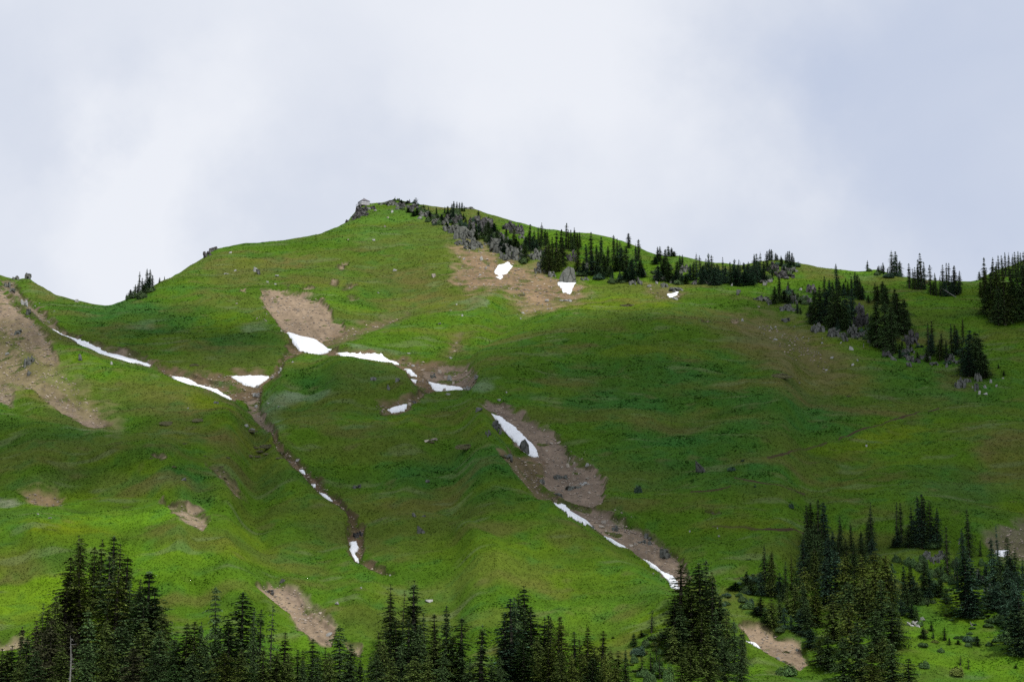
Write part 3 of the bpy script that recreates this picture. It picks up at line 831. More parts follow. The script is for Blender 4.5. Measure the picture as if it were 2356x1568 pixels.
ROCKS = [
    ((0, 900), "on the scree spur at the left edge", [(135, 480, 60, 50, 'g'), (242, 458, 56, 70, 'g'), (60, 520, 55, 60, 'g'), (105, 565, 50, 40, 'g'), (215, 715, 60, 60, 's'), (255, 775, 45, 55, 'g'),
        (245, 1225, 75, 120, 'g'), (738, 1225, 36, 60, 'g'), (1022, 1258, 25, 32, 's'), (72, 1138, 40, 22, 's'), (150, 935, 60, 70, 'g'), (700, 690, 40, 30, 's'), (270, 1320, 50, 50, 'g')]),
    ((0, 900), "on the grassy shoulder left of the summit", [(1905, 255, 80, 70, 'd'), (1945, 215, 45, 45, 'd'), (1975, 225, 40, 30, 'd'), (2075, 440, 45, 16, 's'), (2345, 405, 40, 45, 's'), (2160, 405, 24, 16, 's'), (2115, 250, 30, 18, 's'), (2170, 740, 30, 12, 'p')]),
    ((1024, 700), "on the summit ridge by the cabin", [(960, 335, 130, 80, 'd'), (920, 365, 70, 60, 'd'), (1000, 300, 90, 40, 'g'), (935, 315, 60, 80, 'd'), (975, 305, 80, 70, 'd'), (1040, 292, 90, 46, 'd'), (900, 375, 40, 46, 'd'), (838, 411, 40, 22, 'd'), (1165, 255, 90, 36, 'g'), (1240, 238, 50, 34, 'd'), (1310, 296, 80, 45, 'g'), (1425, 328, 50, 34, 'g'), (1545, 350, 75, 44, 'g'),
        (1500, 378, 60, 22, 's'), (1095, 322, 28, 16, 's'), (1252, 333, 24, 22, 's'), (1215, 388, 22, 12, 'p'), (1190, 465, 22, 18, 'p')]),
    ((1024, 700), "in the grey summit cliffs", [(1645, 420, 65, 60, 'g'), (1740, 425, 60, 80, 'g'), (1830, 490, 130, 110, 'g'), (1930, 540, 150, 140, 'g'), (2030, 590, 110, 120, 'g'), (2060, 450, 150, 150, 'd'), (1800, 365, 80, 60, 'd'), (1960, 302, 80, 36, 'g'), (2110, 510, 70, 90, 'd'),
        (2172, 558, 28, 26, 's'), (1835, 585, 34, 32, 's'), (2255, 650, 130, 150, 'g'), (2320, 710, 120, 140, 'g'), (2330, 460, 110, 110, 'd'), (2290, 560, 90, 130, 'g'), (1890, 600, 120, 90, 'g'), (1760, 480, 90, 80, 'g'), (1960, 640, 110, 70, 'g'), (2010, 400, 100, 70, 'd')]),
    ((1024, 700), "on the bowl above the bare soil", [(1080, 602, 30, 18, 's'), (1278, 858, 46, 20, 's'), (1640, 935, 45, 40, 'p'), (848, 608, 14, 10, 'p'), (22, 885, 45, 45, 'g'), (190, 920, 38, 20, 's'), (108, 968, 25, 15, 's'), (178, 1014, 25, 14, 's'), (1125, 1080, 18, 10, 's')]),
    ((1024, 700), "on the brown slope under the cliffs", [(2075, 748, 34, 40, 's'), (2135, 803, 34, 15, 's'), (2115, 829, 28, 18, 's'), (2062, 897, 30, 12, 's'), (1910, 758, 24, 16, 's'), (1845, 1182, 24, 10, 's'), (1690, 1350, 32, 14, 's'), (1895, 1297, 18, 18, 's'), (1790, 1238, 22, 8, 's')]),
    ((2048, 800), "among the firs of the upper belt", [(40, 265, 110, 130, 'd'), (40, 470, 110, 110, 'g'), (60, 520, 70, 70, 'g'), (85, 325, 56, 60, 'g'), (215, 490, 90, 140, 'g'), (232, 600, 70, 75, 'g'), (225, 420, 60, 60, 'd'), (370, 645, 62, 66, 'g'), (520, 670, 165, 160, 'b'), (548, 510, 90, 120, 'd'),
        (685, 600, 38, 70, 'g'), (1162, 722, 30, 36, 'g'), (1120, 735, 40, 30, 'g')]),
    ((2048, 800), "at the foot of the middle tree belt", [(1320, 700, 36, 80, 'g'), (1400, 762, 68, 66, 'g'), (1605, 625, 76, 90, 'g'), (1520, 792, 120, 60, 'g'), (1330, 755, 25, 25, 's'), (1850, 745, 90, 55, 'g'), (1260, 775, 42, 22, 's'), (490, 900, 105, 30, 's'), (320, 897, 40, 24, 's'),
        (1510, 898, 55, 26, 's'), (2090, 832, 44, 58, 'g'), (2290, 890, 130, 70, 'g'), (2335, 700, 50, 80, 'g'), (2018, 780, 20, 25, 's'), (1560, 655, 40, 60, 'g'), (2270, 972, 24, 16, 'p'), (2118, 1078, 30, 24, 's'), (100, 1020, 40, 16, 's'), (495, 957, 18, 12, 's'), (80, 1082, 16, 14, 's')]),
    ((3072, 900), "around the dark right ridge knoll", [(60, 375, 110, 110, 'd'), (190, 425, 120, 110, 'd'), (110, 430, 80, 80, 'd'), (195, 575, 85, 100, 'd'), (245, 665, 58, 110, 'g'), (15, 690, 40, 75, 'g'), (150, 745, 90, 70, 'g'), (175, 820, 76, 64, 'g'), (405, 545, 86, 110, 'd'), (365, 650, 76, 85, 'g'), (300, 572, 34, 18, 's')]),
    ((3072, 900), "under the fir groves of the right slope", [(465, 930, 110, 110, 'col'), (610, 985, 105, 100, 'col'), (780, 965, 80, 110, 'col'), (708, 1020, 56, 105, 'col'), (855, 830, 110, 190, 'd'), (835, 760, 80, 120, 'd'), (1320, 1020, 120, 150, 'd'), (1120, 1135, 105, 80, 'd'), (1300, 1150, 95, 90, 'g'),
        (1305, 1232, 66, 76, 'g'), (1295, 1300, 58, 46, 'g'), (1680, 1210, 56, 86, 'g'), (1650, 1280, 38, 46, 'g'), (525, 800, 28, 86, 'g')]),
    ((3072, 900), "in the broken columns below the right groves", [(1770, 1445, 84, 100, 'col'), (1840, 1415, 60, 50, 'col'), (1940, 1395, 54, 84, 'col'), (1915, 1485, 38, 76, 'col'), (2050, 1463, 22, 32, 's'), (2000, 1500, 30, 36, 's'), (1945, 1530, 26, 34, 's'), (1998, 1545, 46, 24, 's'), (1886, 1492, 20, 20, 's'), (2160, 1425, 22, 14, 's'), (2100, 1495, 22, 22, 's')]),
    ((3072, 900), "on the right scree below the knoll", [(770, 1155, 42, 34, 's'), (585, 1212, 34, 20, 's'), (780, 1275, 28, 20, 's'), (65, 1032, 44, 16, 's'), (35, 920, 26, 12, 's'), (70, 905, 20, 14, 's'), (825, 1252, 16, 20, 's'), (670, 1093, 24, 14, 's'), (535, 1283, 26, 14, 's'), (500, 1078, 22, 14, 's'), (292, 1418, 22, 12, 's'), (905, 2040, 20, 18, 's')]),
    ((1024, 1300), "around the green hump in mid slope", [(1080, 488, 56, 32, 'g'), (1298, 503, 42, 36, 'g'), (1220, 582, 30, 42, 'g'), (150, 445, 46, 26, 's'), (230, 380, 26, 30, 's'), (212, 402, 20, 20, 's'), (10, 600, 46, 40, 's'), (20, 520, 30, 22, 's'), (335, 326, 22, 14, 's'), (110, 698, 30, 12, 's'), (215, 720, 28, 10, 's'), (232, 76, 18, 16, 'p'), (5, 690, 30, 26, 's'), (1762, 635, 44, 18, 's')]),
    ((1024, 1300), "in the rubble above the mid-slope snow", [(1780, 442, 44, 50, 's'), (1684, 382, 38, 36, 'p'), (1630, 410, 50, 60, 'g'), (2035, 432, 50, 30, 's'), (1935, 530, 60, 50, 's'), (1962, 530, 40, 30, 's'), (1726, 563, 34, 42, 'p'), (1440, 318, 40, 20, 's'), (1790, 283, 34, 18, 's'), (1405, 244, 30, 10, 's'), (1820, 480, 36, 22, 'p'), (1740, 430, 26, 24, 'p'), (1410, 692, 32, 24, 'p'), (1455, 662, 46, 24, 'd')]),
    ((1024, 1300), "on the green slope left of the central gully", [(2205, 905, 90, 110, 'g'), (2140, 985, 46, 70, 'g'), (2055, 785, 66, 40, 'g'), (1562, 1070, 64, 20, 'p'), (1625, 1055, 70, 24, 'p'), (2310, 1145, 80, 70, 'g'), (920, 1462, 70, 40, 'g'), (1575, 1455, 46, 26, 'g'), (2235, 662, 36, 22, 's'), (2305, 602, 16, 20, 's'), (380, 1225, 40, 20, 's'), (310, 1232, 28, 12, 's')]),
    ((2048, 1400), "in the upper half of the central gully", [(120, 875, 105, 115, 'b'), (455, 1090, 120, 70, 'g'), (560, 1200, 130, 60, 'g'), (275, 1140, 60, 40, 'g'), (660, 1175, 76, 36, 's'), (692, 1022, 44, 32, 's'), (430, 1280, 60, 46, 'g'), (62, 724, 28, 20, 'p'), (712, 1250, 30, 18, 'p'), (764, 1100, 24, 22, 'p'), (690, 1112, 38, 18, 'p'), (580, 1030, 20, 24, 'p'), (515, 1003, 32, 32, 'p'), (360, 815, 34, 24, 'p'), (430, 810, 34, 22, 'p'), (297, 710, 24, 18, 'p'), (318, 872, 22, 14, 'p')]),
    ((2048, 1400), "alone on the green right flank", [(1742, 1080, 100, 110, 'b')]),
    ((1024, 2044), "on the lower meadow in the centre", [(1515, 175, 78, 100, 'b'), (1458, 52, 40, 40, 'g'), (1545, 48, 36, 18, 'g'), (1580, 790, 90, 28, 's'), (940, 180, 80, 70, 'd'), (742, 875, 36, 32, 's'), (965, 720, 20, 14, 's'), (1232, 588, 20, 10, 's')]),
    ((1024, 2044), "in the bare bank at bottom left", [(110, 690, 90, 40, 'd'), (240, 645, 56, 30, 'd'), (590, 935, 30, 22, 'p'), (460, 970, 40, 18, 'p'), (670, 1080, 50, 40, 's'), (565, 1168, 20, 12, 'p')]),
    ((2048, 2044), "in the lower half of the central gully", [(1378, 345, 105, 100, 'b'), (1230, 187, 38, 46, 'g'), (1265, 212, 38, 36, 'g'), (1100, 272, 38, 24, 'p'), (1130, 258, 28, 18, 'p'), (835, 50, 50, 30, 'p'), (830, 100, 56, 26, 'p'), (940, 110, 56, 60, 'g'), (1195, 240, 70, 40, 'g'), (1275, 252, 50, 34, 'g'), (745, 165, 34, 18, 'g'), (1440, 360, 40, 40, 'g'), (1298, 457, 24, 14, 'p'), (1437, 517, 22, 18, 'p')]),
    ((2048, 2044), "on the meadow right of the gully", [(1905, 210, 26, 14, 's'), (1635, 192, 16, 14, 's'), (1298, 577, 20, 14, 's'), (1890, 157, 12, 10, 's')]),
    ((3072, 2044), "between the firs at lower right", [(1480, 395, 80, 100, 'g'), (1600, 400, 90, 110, 'g'), (1545, 430, 70, 90, 'g'), (1340, 1028, 100, 60, 's'), (1418, 1000, 52, 30, 's'), (1972, 650, 76, 130, 'g'), (2040, 765, 80, 100, 'g'), (1580, 535, 26, 18, 's'), (90, 1295, 50, 32, 's'), (270, 1230, 40, 24, 'g'), (1930, 560, 40, 60, 'g'), (120, 1330, 60, 16, 'g')]),
    ((2048, 2044), "on the little bank beside the big fir clump", [(2240, 1198, 34, 34, 'g'), (2332, 1305, 22, 12, 'p')]),
    ((0, 1400), "on the left meadow", [(1725, 512, 20, 14, 's'), (1980, 458, 46, 20, 'g'), (2260, 690, 44, 24, 's'), (2310, 735, 56, 34, 's'), (550, 1420, 44, 14, 's'), (1690, 1180, 50, 28, 'g'), (350, 1524, 18, 12, 's'), (455, 1550, 32, 12, 's'), (2335, 370, 30, 36, 's')]),
]


def build_rocks():
    s = 100
    for (o_, place, lst) in ROCKS:
        c = crop(*o_)
        for (cx, cy, w, h, kind) in lst:
            x, y = c(cx, cy)
            add_rock(x, y, w * KC, h * KC, kind, place, s); s += 1


build_rocks()

# loose stones: (centre x, y, spread x, spread y, tilt, count, kind, label, size range in layout units)
STONES = [
    (622, 700, 26, 38, 30, 40, 'p', "pale angular stone strewn on the left rim of the bare bowl", (2.2, 6)),
    (1170, 640, 110, 45, 15, 40, 's', "pale stone lying on the brown ground below the summit cliffs", (1.6, 4.5)),
    (1120, 585, 60, 22, 20, 22, 'p', "small white stone at the foot of the grey cliff face", (1.5, 3.4)),
    (1240, 705, 60, 14, -10, 18, 's', "flat grey stone beside the upper right snow patches", (2, 5)),
    (1820, 770, 110, 45, 25, 30, 's', "stone scattered over the brown scree on the right flank", (1.8, 4.5)),
    (1055, 858, 40, 22, 10, 40, 'p', "cream stone in the rubble heap of mid slope", (1.8, 5)),
    (1320, 1085, 60, 42, 45, 75, 'p', "pale stone in the wide part of the central gully", (2, 6.5)),
    (1460, 1225, 90, 20, 38, 60, 'p', "tan stone in the lower run of the central gully", (2, 6)),
    (602, 940, 20, 36, 45, 20, 's', "grey stone in the stream notch left of the hump", (1.5, 3.6)),
    (95, 730, 60, 26, 40, 30, 's', "grey stone in the rocky band above the long snow strip", (2, 5)),
    (690, 1410, 60, 25, 40, 18, 'p', "tan stone on the bare bank behind the bottom firs", (1.8, 4)),
]


def build_stones():
    rng = random.Random(5)
    for (x, y, sx, sy, tilt, n, kind, label, (a, b)) in STONES:
        mat = {'p': M_PALE, 's': M_GSTONE}[kind]
        protos = [rock_mesh('stone', 1.0, .62, .9, 1, 900 + i, mat) for i in range(4)]
        ca, sa = math.cos(RAD(tilt)), math.sin(RAD(tilt))
        xs, ys = [], []
        for i in range(n):
            u, v = rng.gauss(0, .5) * sx, rng.gauss(0, .5) * sy
            xs.append(x + u * ca - v * sa); ys.append(max(y + u * sa + v * ca, float(ridge_y(x)) + 3))
        P = terrain_point(np.array(xs), np.array(ys))
        for i in range(n):
            o = obj('stone', protos[i % 4], loc=P[i] + np.array([0, 0, -.02]))
            s = (a + (b - a) * rng.random() ** 2) * P[i][1] / F
            o.scale = (s * rng.uniform(.8, 1.3), s, s * rng.uniform(.7, 1.3))
            o.rotation_euler = (rng.uniform(-.2, .2), rng.uniform(-.2, .2), rng.uniform(0, 6.28))
            tag(o, label, 'stone', label.replace('stone', 'stones', 1))


build_stones()


def build_rubble():
    """uncountable gravel on the bare soil, one object"""
    rng = np.random.default_rng(21)
    V, Fc = [], []
    m = 0
    n = 26000
    X = rng.uniform(0, 2356, n * 6); Y = rng.uniform(560, 1568, n * 6)
    s = in_soil(X, Y)
    k = np.where((s > .5) & (Y > ridge_y(X) + 3))[0][:n]
    P = terrain_point(X[k], Y[k])
    col = []
    for p in P:
        r = (0.11 + 0.5 * rng.random() ** 5) * (p[1] / 800)
        q = rng.normal(0, 1, (6, 3)); 
        q = np.array([[1, 0, 0], [0, 1, 0], [-1, 0, 0], [0, -1, 0], [0, 0, .8], [0, 0, -.6]]) * r * rng.uniform(.6, 1.3, (6, 1)) + p
        V.append(q)
        Fc += [(m, m + 1, m + 4), (m + 1, m + 2, m + 4), (m + 2, m + 3, m + 4), (m + 3, m, m + 4)]
        c = np.array((.30, .25, .20)) * rng.uniform(.5, 1.45)
        col.append(np.repeat(c[None], 6, 0))
        m += 6
    me = new_mesh('rubble', np.concatenate(V), np.array(Fc), M_TUFT, np.concatenate(col))
    tag(obj('rubble', me), 'fine gravel and rubble on the bare soil of the gullies', 'rubble', kind='stuff')


build_rubble()

# ------------------------------------------------------------------ trees
def diamonds(C, D, S, l, w):
    """leaf-shaped quads: centres C, long axis D, side axis S, length l, width w"""
    a = C - D * (l * .5)[:, None]; b = C + D * (l * .05)[:, None] + S * (w * .5)[:, None]
    c = C + D * (l * .5)[:, None]; d = C + D * (l * .05)[:, None] - S * (w * .5)[:, None]
    V = np.stack([a, b, c, d], 1).reshape(-1, 3)
    return V, np.arange(len(C) * 4).reshape(-1, 4)


def tube(points, radii, sides=7):
    V, Fc = [], []
    for p, r in zip(points, radii):
        for k in range(sides):
            a = 2 * math.pi * k / sides
            V.append((p[0] + r * math.cos(a), p[1] + r * math.sin(a), p[2]))
    for i in range(len(points) - 1):
        for k in range(sides):
            Fc.append((i * sides + k, i * sides + (k + 1) % sides, (i + 1) * sides + (k + 1) % sides, (i + 1) * sides + k))
    return V, Fc


def stick(V, Fc, p, q, r0, r1):
    p, q = Vector(p), Vector(q)
    d = (q - p).normalized(); u = d.orthogonal().normalized(); v = d.cross(u)
    b = len(V)
    for c, r in ((p, r0), (q, r1)):
        for k in range(4):
            a = math.pi / 2 * k
            V.append(tuple(c + u * (r * math.cos(a)) + v * (r * math.sin(a))))
    for k in range(4):
        Fc.append((b + k, b + (k + 1) % 4, b + 4 + (k + 1) % 4, b + 4 + k))


TH = 20.0    # height of every tree prototype


def conifer(seed, rad, whorls=44, droop=.35, rough=.3, gap=.05, bare=.03, leaf=.55, power=.85, clump=0.0, top=1.0, per=6):
    rng = np.random.default_rng(seed)
    C, D, S, LL, WW, T = [], [], [], [], [], []
    tv, tf = tube([(0, 0, -2.5), (0, 0, 0), (.05, .02, TH * .5), (0, 0, TH * .985)], [.36, .32, .19, .02])
    ph = rng.uniform(0, 6.28, 6)
    for k in range(whorls):
        t = (k + rng.uniform(0, 1)) / whorls
        z = TH * (bare + (1 - bare) * t) + rng.normal(0, .2)
        z0 = z
        prof = (1 - t) ** power * min(1, .55 + .45 * t / .12) + .018
        tier = 1 + clump * math.sin(t * 26 + ph[0]) + clump * .7 * math.sin(t * 47 + ph[1])
        R = rad * prof * tier
        nb = per + int(rng.integers(0, 3))
        a0 = rng.uniform(0, 6.28)
        for j in range(nb):
            if rng.uniform() < gap:
                continue
            az = a0 + 6.283 * j / nb + rng.uniform(-.35, .35)
            lobe = 1 + rough * .6 * math.sin(az * 2 + ph[2] + t * 7) + rough * .5 * math.sin(az * 3 + ph[3] - t * 13)
            z = z0 + rng.normal(0, .26) * (1 - t)
            L = max(.12, R * lobe * rng.uniform(1 - rough, 1 + rough * .6))
            u = np.array([math.cos(az), math.sin(az), 0]); sd = np.array([-math.sin(az), math.cos(az), 0])
            m = max(2, int(L / .42) + 1)
            s = (np.arange(m) + rng.uniform(.2, 1, m)) / m
            zz = .12 * L * s - droop * L * s ** 1.6 + (.25 * L if t > .9 else 0)
            p = u[None] * (L * s)[:, None] + sd[None] * (rng.normal(0, .10, m) * L * s)[:, None]
            p[:, 2] += z + zz
            tb = rng.uniform(.62, 1.38)
            stick(tv, tf, (0, 0, z), tuple(u * L * .75 + np.array([0, 0, z + .12 * L * .75 - droop * L * .62])), .035, .012)
            for rep in range(11):
                side = rng.choice([-1, 1], m)
                ang = rng.uniform(.15, 1.0, m) * side if rep < 8 else rng.uniform(-.5, .5, m)
                d = u[None] * np.cos(ang)[:, None] + sd[None] * np.sin(ang)[:, None]
                d[:, 2] += rng.uniform(-.75, .05, m) * (1 if rep < 8 else 1.6)
                d /= np.linalg.norm(d, axis=1)[:, None]
                up = np.array([0, 0, 1.0])[None] + rng.normal(0, .36, (m, 3))
                sv = np.cross(d, up); sv /= np.linalg.norm(sv, axis=1)[:, None] + 1e-6
                size = leaf * .60 * rng.uniform(.65, 1.25, m) * (.55 + .45 * min(1, L / .9)) * (1 - .25 * s)
                C.append(p + d * (size * .35)[:, None]); D.append(d); S.append(sv); LL.append(size * 1.25); WW.append(size * rng.uniform(.4, .7, m))
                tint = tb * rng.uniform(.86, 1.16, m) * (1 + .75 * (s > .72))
                T.append(tint)
    # leader shoot
    m = 8
    zt = TH * rng.uniform(.95, 1.0, m) * top
    C.append(np.stack([np.zeros(m), np.zeros(m), zt], 1)); d = rng.normal(0, .5, (m, 3)); d[:, 2] = 1; d /= np.linalg.norm(d, axis=1)[:, None]
    D.append(d); S.append(np.cross(d, rng.normal(0, 1, (m, 3)))); LL.append(np.full(m, .6)); WW.append(np.full(m, .14)); T.append(np.ones(m))
    V, Fc = diamonds(*(np.concatenate(a) for a in (C, D, S, LL, WW)))
    T = np.repeat(np.concatenate(T), 4)
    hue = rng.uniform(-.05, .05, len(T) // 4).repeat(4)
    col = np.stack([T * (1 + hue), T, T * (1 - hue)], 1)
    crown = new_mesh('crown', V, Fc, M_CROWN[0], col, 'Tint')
    trunk = new_mesh('trunk', tv, tf, M_BARK)
    return trunk, crown


def bush(seed, n=2600, flat=1.0, leaf=.16):
    """a leafy mound of radius 1, height about 1"""
    rng = np.random.default_rng(seed)
    lob = [(rng.uniform(-.55, .55), rng.uniform(-.5, .5), rng.uniform(.35, .6), rng.uniform(.5, 1.0)) for _ in range(7)]
    C = []
    for i in range(n):
        x, y, r, h = lob[rng.integers(0, 7)]
        a = rng.uniform(0, 6.28); e = math.asin(rng.uniform(-.15, 1)); q = rng.uniform(.6, 1) 
        C.append((x + r * q * math.cos(a) * math.cos(e), y + r * q * math.sin(a) * math.cos(e), h * q * math.sin(e) * (1 - .3 * (x * x + y * y)) * flat))
    C = np.array(C)
    nn = C / np.linalg.norm(C, axis=1)[:, None] * .8 + rng.normal(0, .4, (n, 3)); nn[:, 2] += .7 if flat > .9 else 1.6
    nn /= np.linalg.norm(nn, axis=1)[:, None]
    D = np.cross(nn, rng.normal(0, 1, (n, 3))); D /= np.linalg.norm(D, axis=1)[:, None]
    S = np.cross(nn, D)
    V, Fc = diamonds(C, D, S, leaf * rng.uniform(.7, 1.3, n), leaf * rng.uniform(.5, .9, n))
    T = rng.uniform(.65, 1.35, n).repeat(4)
    crown = new_mesh('foliage', V, Fc, M_CROWN[4], np.stack([T, T, T], 1), 'Tint')
    sv, sf = [], []
    for (x, y, r, h) in lob:
        stick(sv, sf, (x * .3, y * .3, -.3), (x, y, h * .6 * flat), .04, .015)
    return new_mesh('stem', sv, sf, M_BARK), crown


def snag(seed, n=18):
    rng = random.Random(seed)
    pts = [(0, 0, -1), (0, 0, 0), (.1, 0, 6), (-.1, .1, 12), (.15, 0, 17), (.5, 0, 20)]
    v, f = tube(pts, [.42, .4, .33, .25, .15, .03], 8)
    tr = new_mesh('trunk', v, f, M_DEAD)
    v, f = [], []
    for k in range(n):
        z = 20 * rng.uniform(.35, .96); a = rng.uniform(0, 6.28); L = rng.uniform(.6, 2.4)
        m = (L * .6 * math.cos(a), L * .6 * math.sin(a), z - rng.uniform(-.2, .3)); e = (L * math.cos(a + .3), L * math.sin(a + .3), z + rng.uniform(-.9, .5))
        stick(v, f, (0, 0, z), m, .09, .06); stick(v, f, m, e, .06, .02)
    return tr, new_mesh('dead_branches', v, f, M_DEAD)


PROTO = {
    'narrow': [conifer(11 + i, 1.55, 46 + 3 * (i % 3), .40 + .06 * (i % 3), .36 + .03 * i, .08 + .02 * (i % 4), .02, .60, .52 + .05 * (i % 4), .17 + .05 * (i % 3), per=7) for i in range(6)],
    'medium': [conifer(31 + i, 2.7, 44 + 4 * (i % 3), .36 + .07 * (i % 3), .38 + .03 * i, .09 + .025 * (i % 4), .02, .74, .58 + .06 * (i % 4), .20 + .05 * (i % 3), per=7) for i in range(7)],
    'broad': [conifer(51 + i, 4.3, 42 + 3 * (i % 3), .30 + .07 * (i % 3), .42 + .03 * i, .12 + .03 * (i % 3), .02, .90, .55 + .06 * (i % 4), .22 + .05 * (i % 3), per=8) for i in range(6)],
    'sparse': [conifer(71 + i, 2.6, 32, .30, .50, .32, .08, .70, .55, .28, per=5) for i in range(3)],
    'bush': [bush(91 + i) for i in range(3)],
    'mat': [bush(96 + i, 1300, .40, .28) for i in range(2)],
    'snag': [snag(99)],
}
KIND = {'narrow': ('fir_tree', 'narrow fir', 'fir tree'), 'medium': ('conifer_tree', 'conical fir', 'conifer tree'), 'broad': ('hemlock_tree', 'broad hemlock', 'hemlock tree'),
        'sparse': ('ragged_conifer', 'ragged conifer', 'conifer tree'), 'bush': ('shrub', 'leafy shrub', 'shrub'), 'mat': ('heath_mat', 'low dark heath mat', 'shrub'), 'snag': ('dead_tree', 'bare bleached dead tree', 'dead tree'),
        'sapling': ('fir_sapling', 'young fir', 'young tree'), 'scrub': ('dwarf_conifer', 'dwarf conifer', 'dwarf conifer')}
SHADE = ['dark green', 'blue-green', 'olive green', 'yellow-green', 'fresh green', 'brownish', 'heath']
USED = set()
trng = random.Random(77)


def add_tree(x, yt, yb, w, place, shape=None, shade=None):
    """x, top, base and crown width in layout units"""
    h_ = yb - yt
    ratio = w / max(h_, 1)
    if shape is None and yb > 1380 and ratio < .36 and h_ > 60:
        ratio += trng.choice([0, 0, .1, .1, .2])
    if shape is None:
        shape = 'narrow' if ratio < .19 else ('medium' if ratio < .36 else ('broad' if ratio < .75 else 'scrub'))
    if shape in ('narrow', 'medium', 'sparse', 'broad') and h_ < 27 and ratio < .75:
        kind = 'sapling'
    else:
        kind = shape
    if shape == 'mat':
        shade = 6
    name, noun, cat = KIND[kind]
    yb = max(yb, float(ridge_y(x)) + 1.2)
    P = terrain_point(np.array([x]), np.array([yb]))[0]
    top = at_range(np.array([x]), np.array([yt]), np.array([P[1]]))[0]
    H = max(top[2] - P[2], .4)
    Wm = w * P[1] / F
    pk = 'bush' if shape == 'scrub' else shape
    if shape == 'scrub' and h_ > .8 * w:
        pk = 'broad'
    if pk in ('narrow', 'medium'):
        Wm *= 1.8 if yb > 1380 else (1.05 if yb < 1120 else 1)
    i = trng.randrange(len(PROTO[pk]))
    tm, cm = PROTO[pk][i]
    if shade is None:
        shade = trng.choice([0, 0, 1, 1, 2])
    root = bpy.data.objects.new(name, None); COL.objects.link(root)
    root.location = P; root.empty_display_size = 1
    root.rotation_euler = (trng.gauss(0, .022), trng.gauss(0, .022), trng.uniform(0, 6.28))
    if pk in ('bush', 'mat'):
        root.scale = (Wm / 1.9, Wm / 1.9, H * (.8 if pk == 'mat' else 1))
    else:
        r0 = {'narrow': 3.2, 'medium': 5.6, 'broad': 8.6, 'sparse': 5.2, 'snag': 4.0}[pk]
        sx = Wm / r0 * {'narrow': 1.5, 'medium': 1.4, 'broad': 1.25, 'sparse': 1.5, 'snag': 1}[pk]
        root.scale = (sx, sx, H / TH)
    if pk == 'mat':
        # creeping heath hugs the slope
        q0, q1 = terrain_point(np.array([x, x]), np.array([yb + 6, yb - 6]))
        root.rotation_euler = (math.atan2(q1[2] - q0[2], q1[1] - q0[1]), 0, 0)
        root.scale = (Wm / 1.9, Wm / 2.4, H * .45)
    for nm, me in ((tm.name.split('.')[0], tm), (cm.name.split('.')[0], cm)):
        o = bpy.data.objects.new(nm, me); COL.objects.link(o); o.parent = root
        if me is cm and pk != 'snag':
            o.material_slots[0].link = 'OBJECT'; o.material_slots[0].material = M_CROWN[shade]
    tag(root, cat=cat)
    np_ = noun if kind == 'snag' or yb < 1120 else f"{SHADE[shade]} {noun}"
    if kind == 'mat':
        np_ = noun
    register(root, x, h_ * w, np_, place, 'trees ' + place if kind not in ('bush', 'mat') else 'shrubs ' + place)
    return root


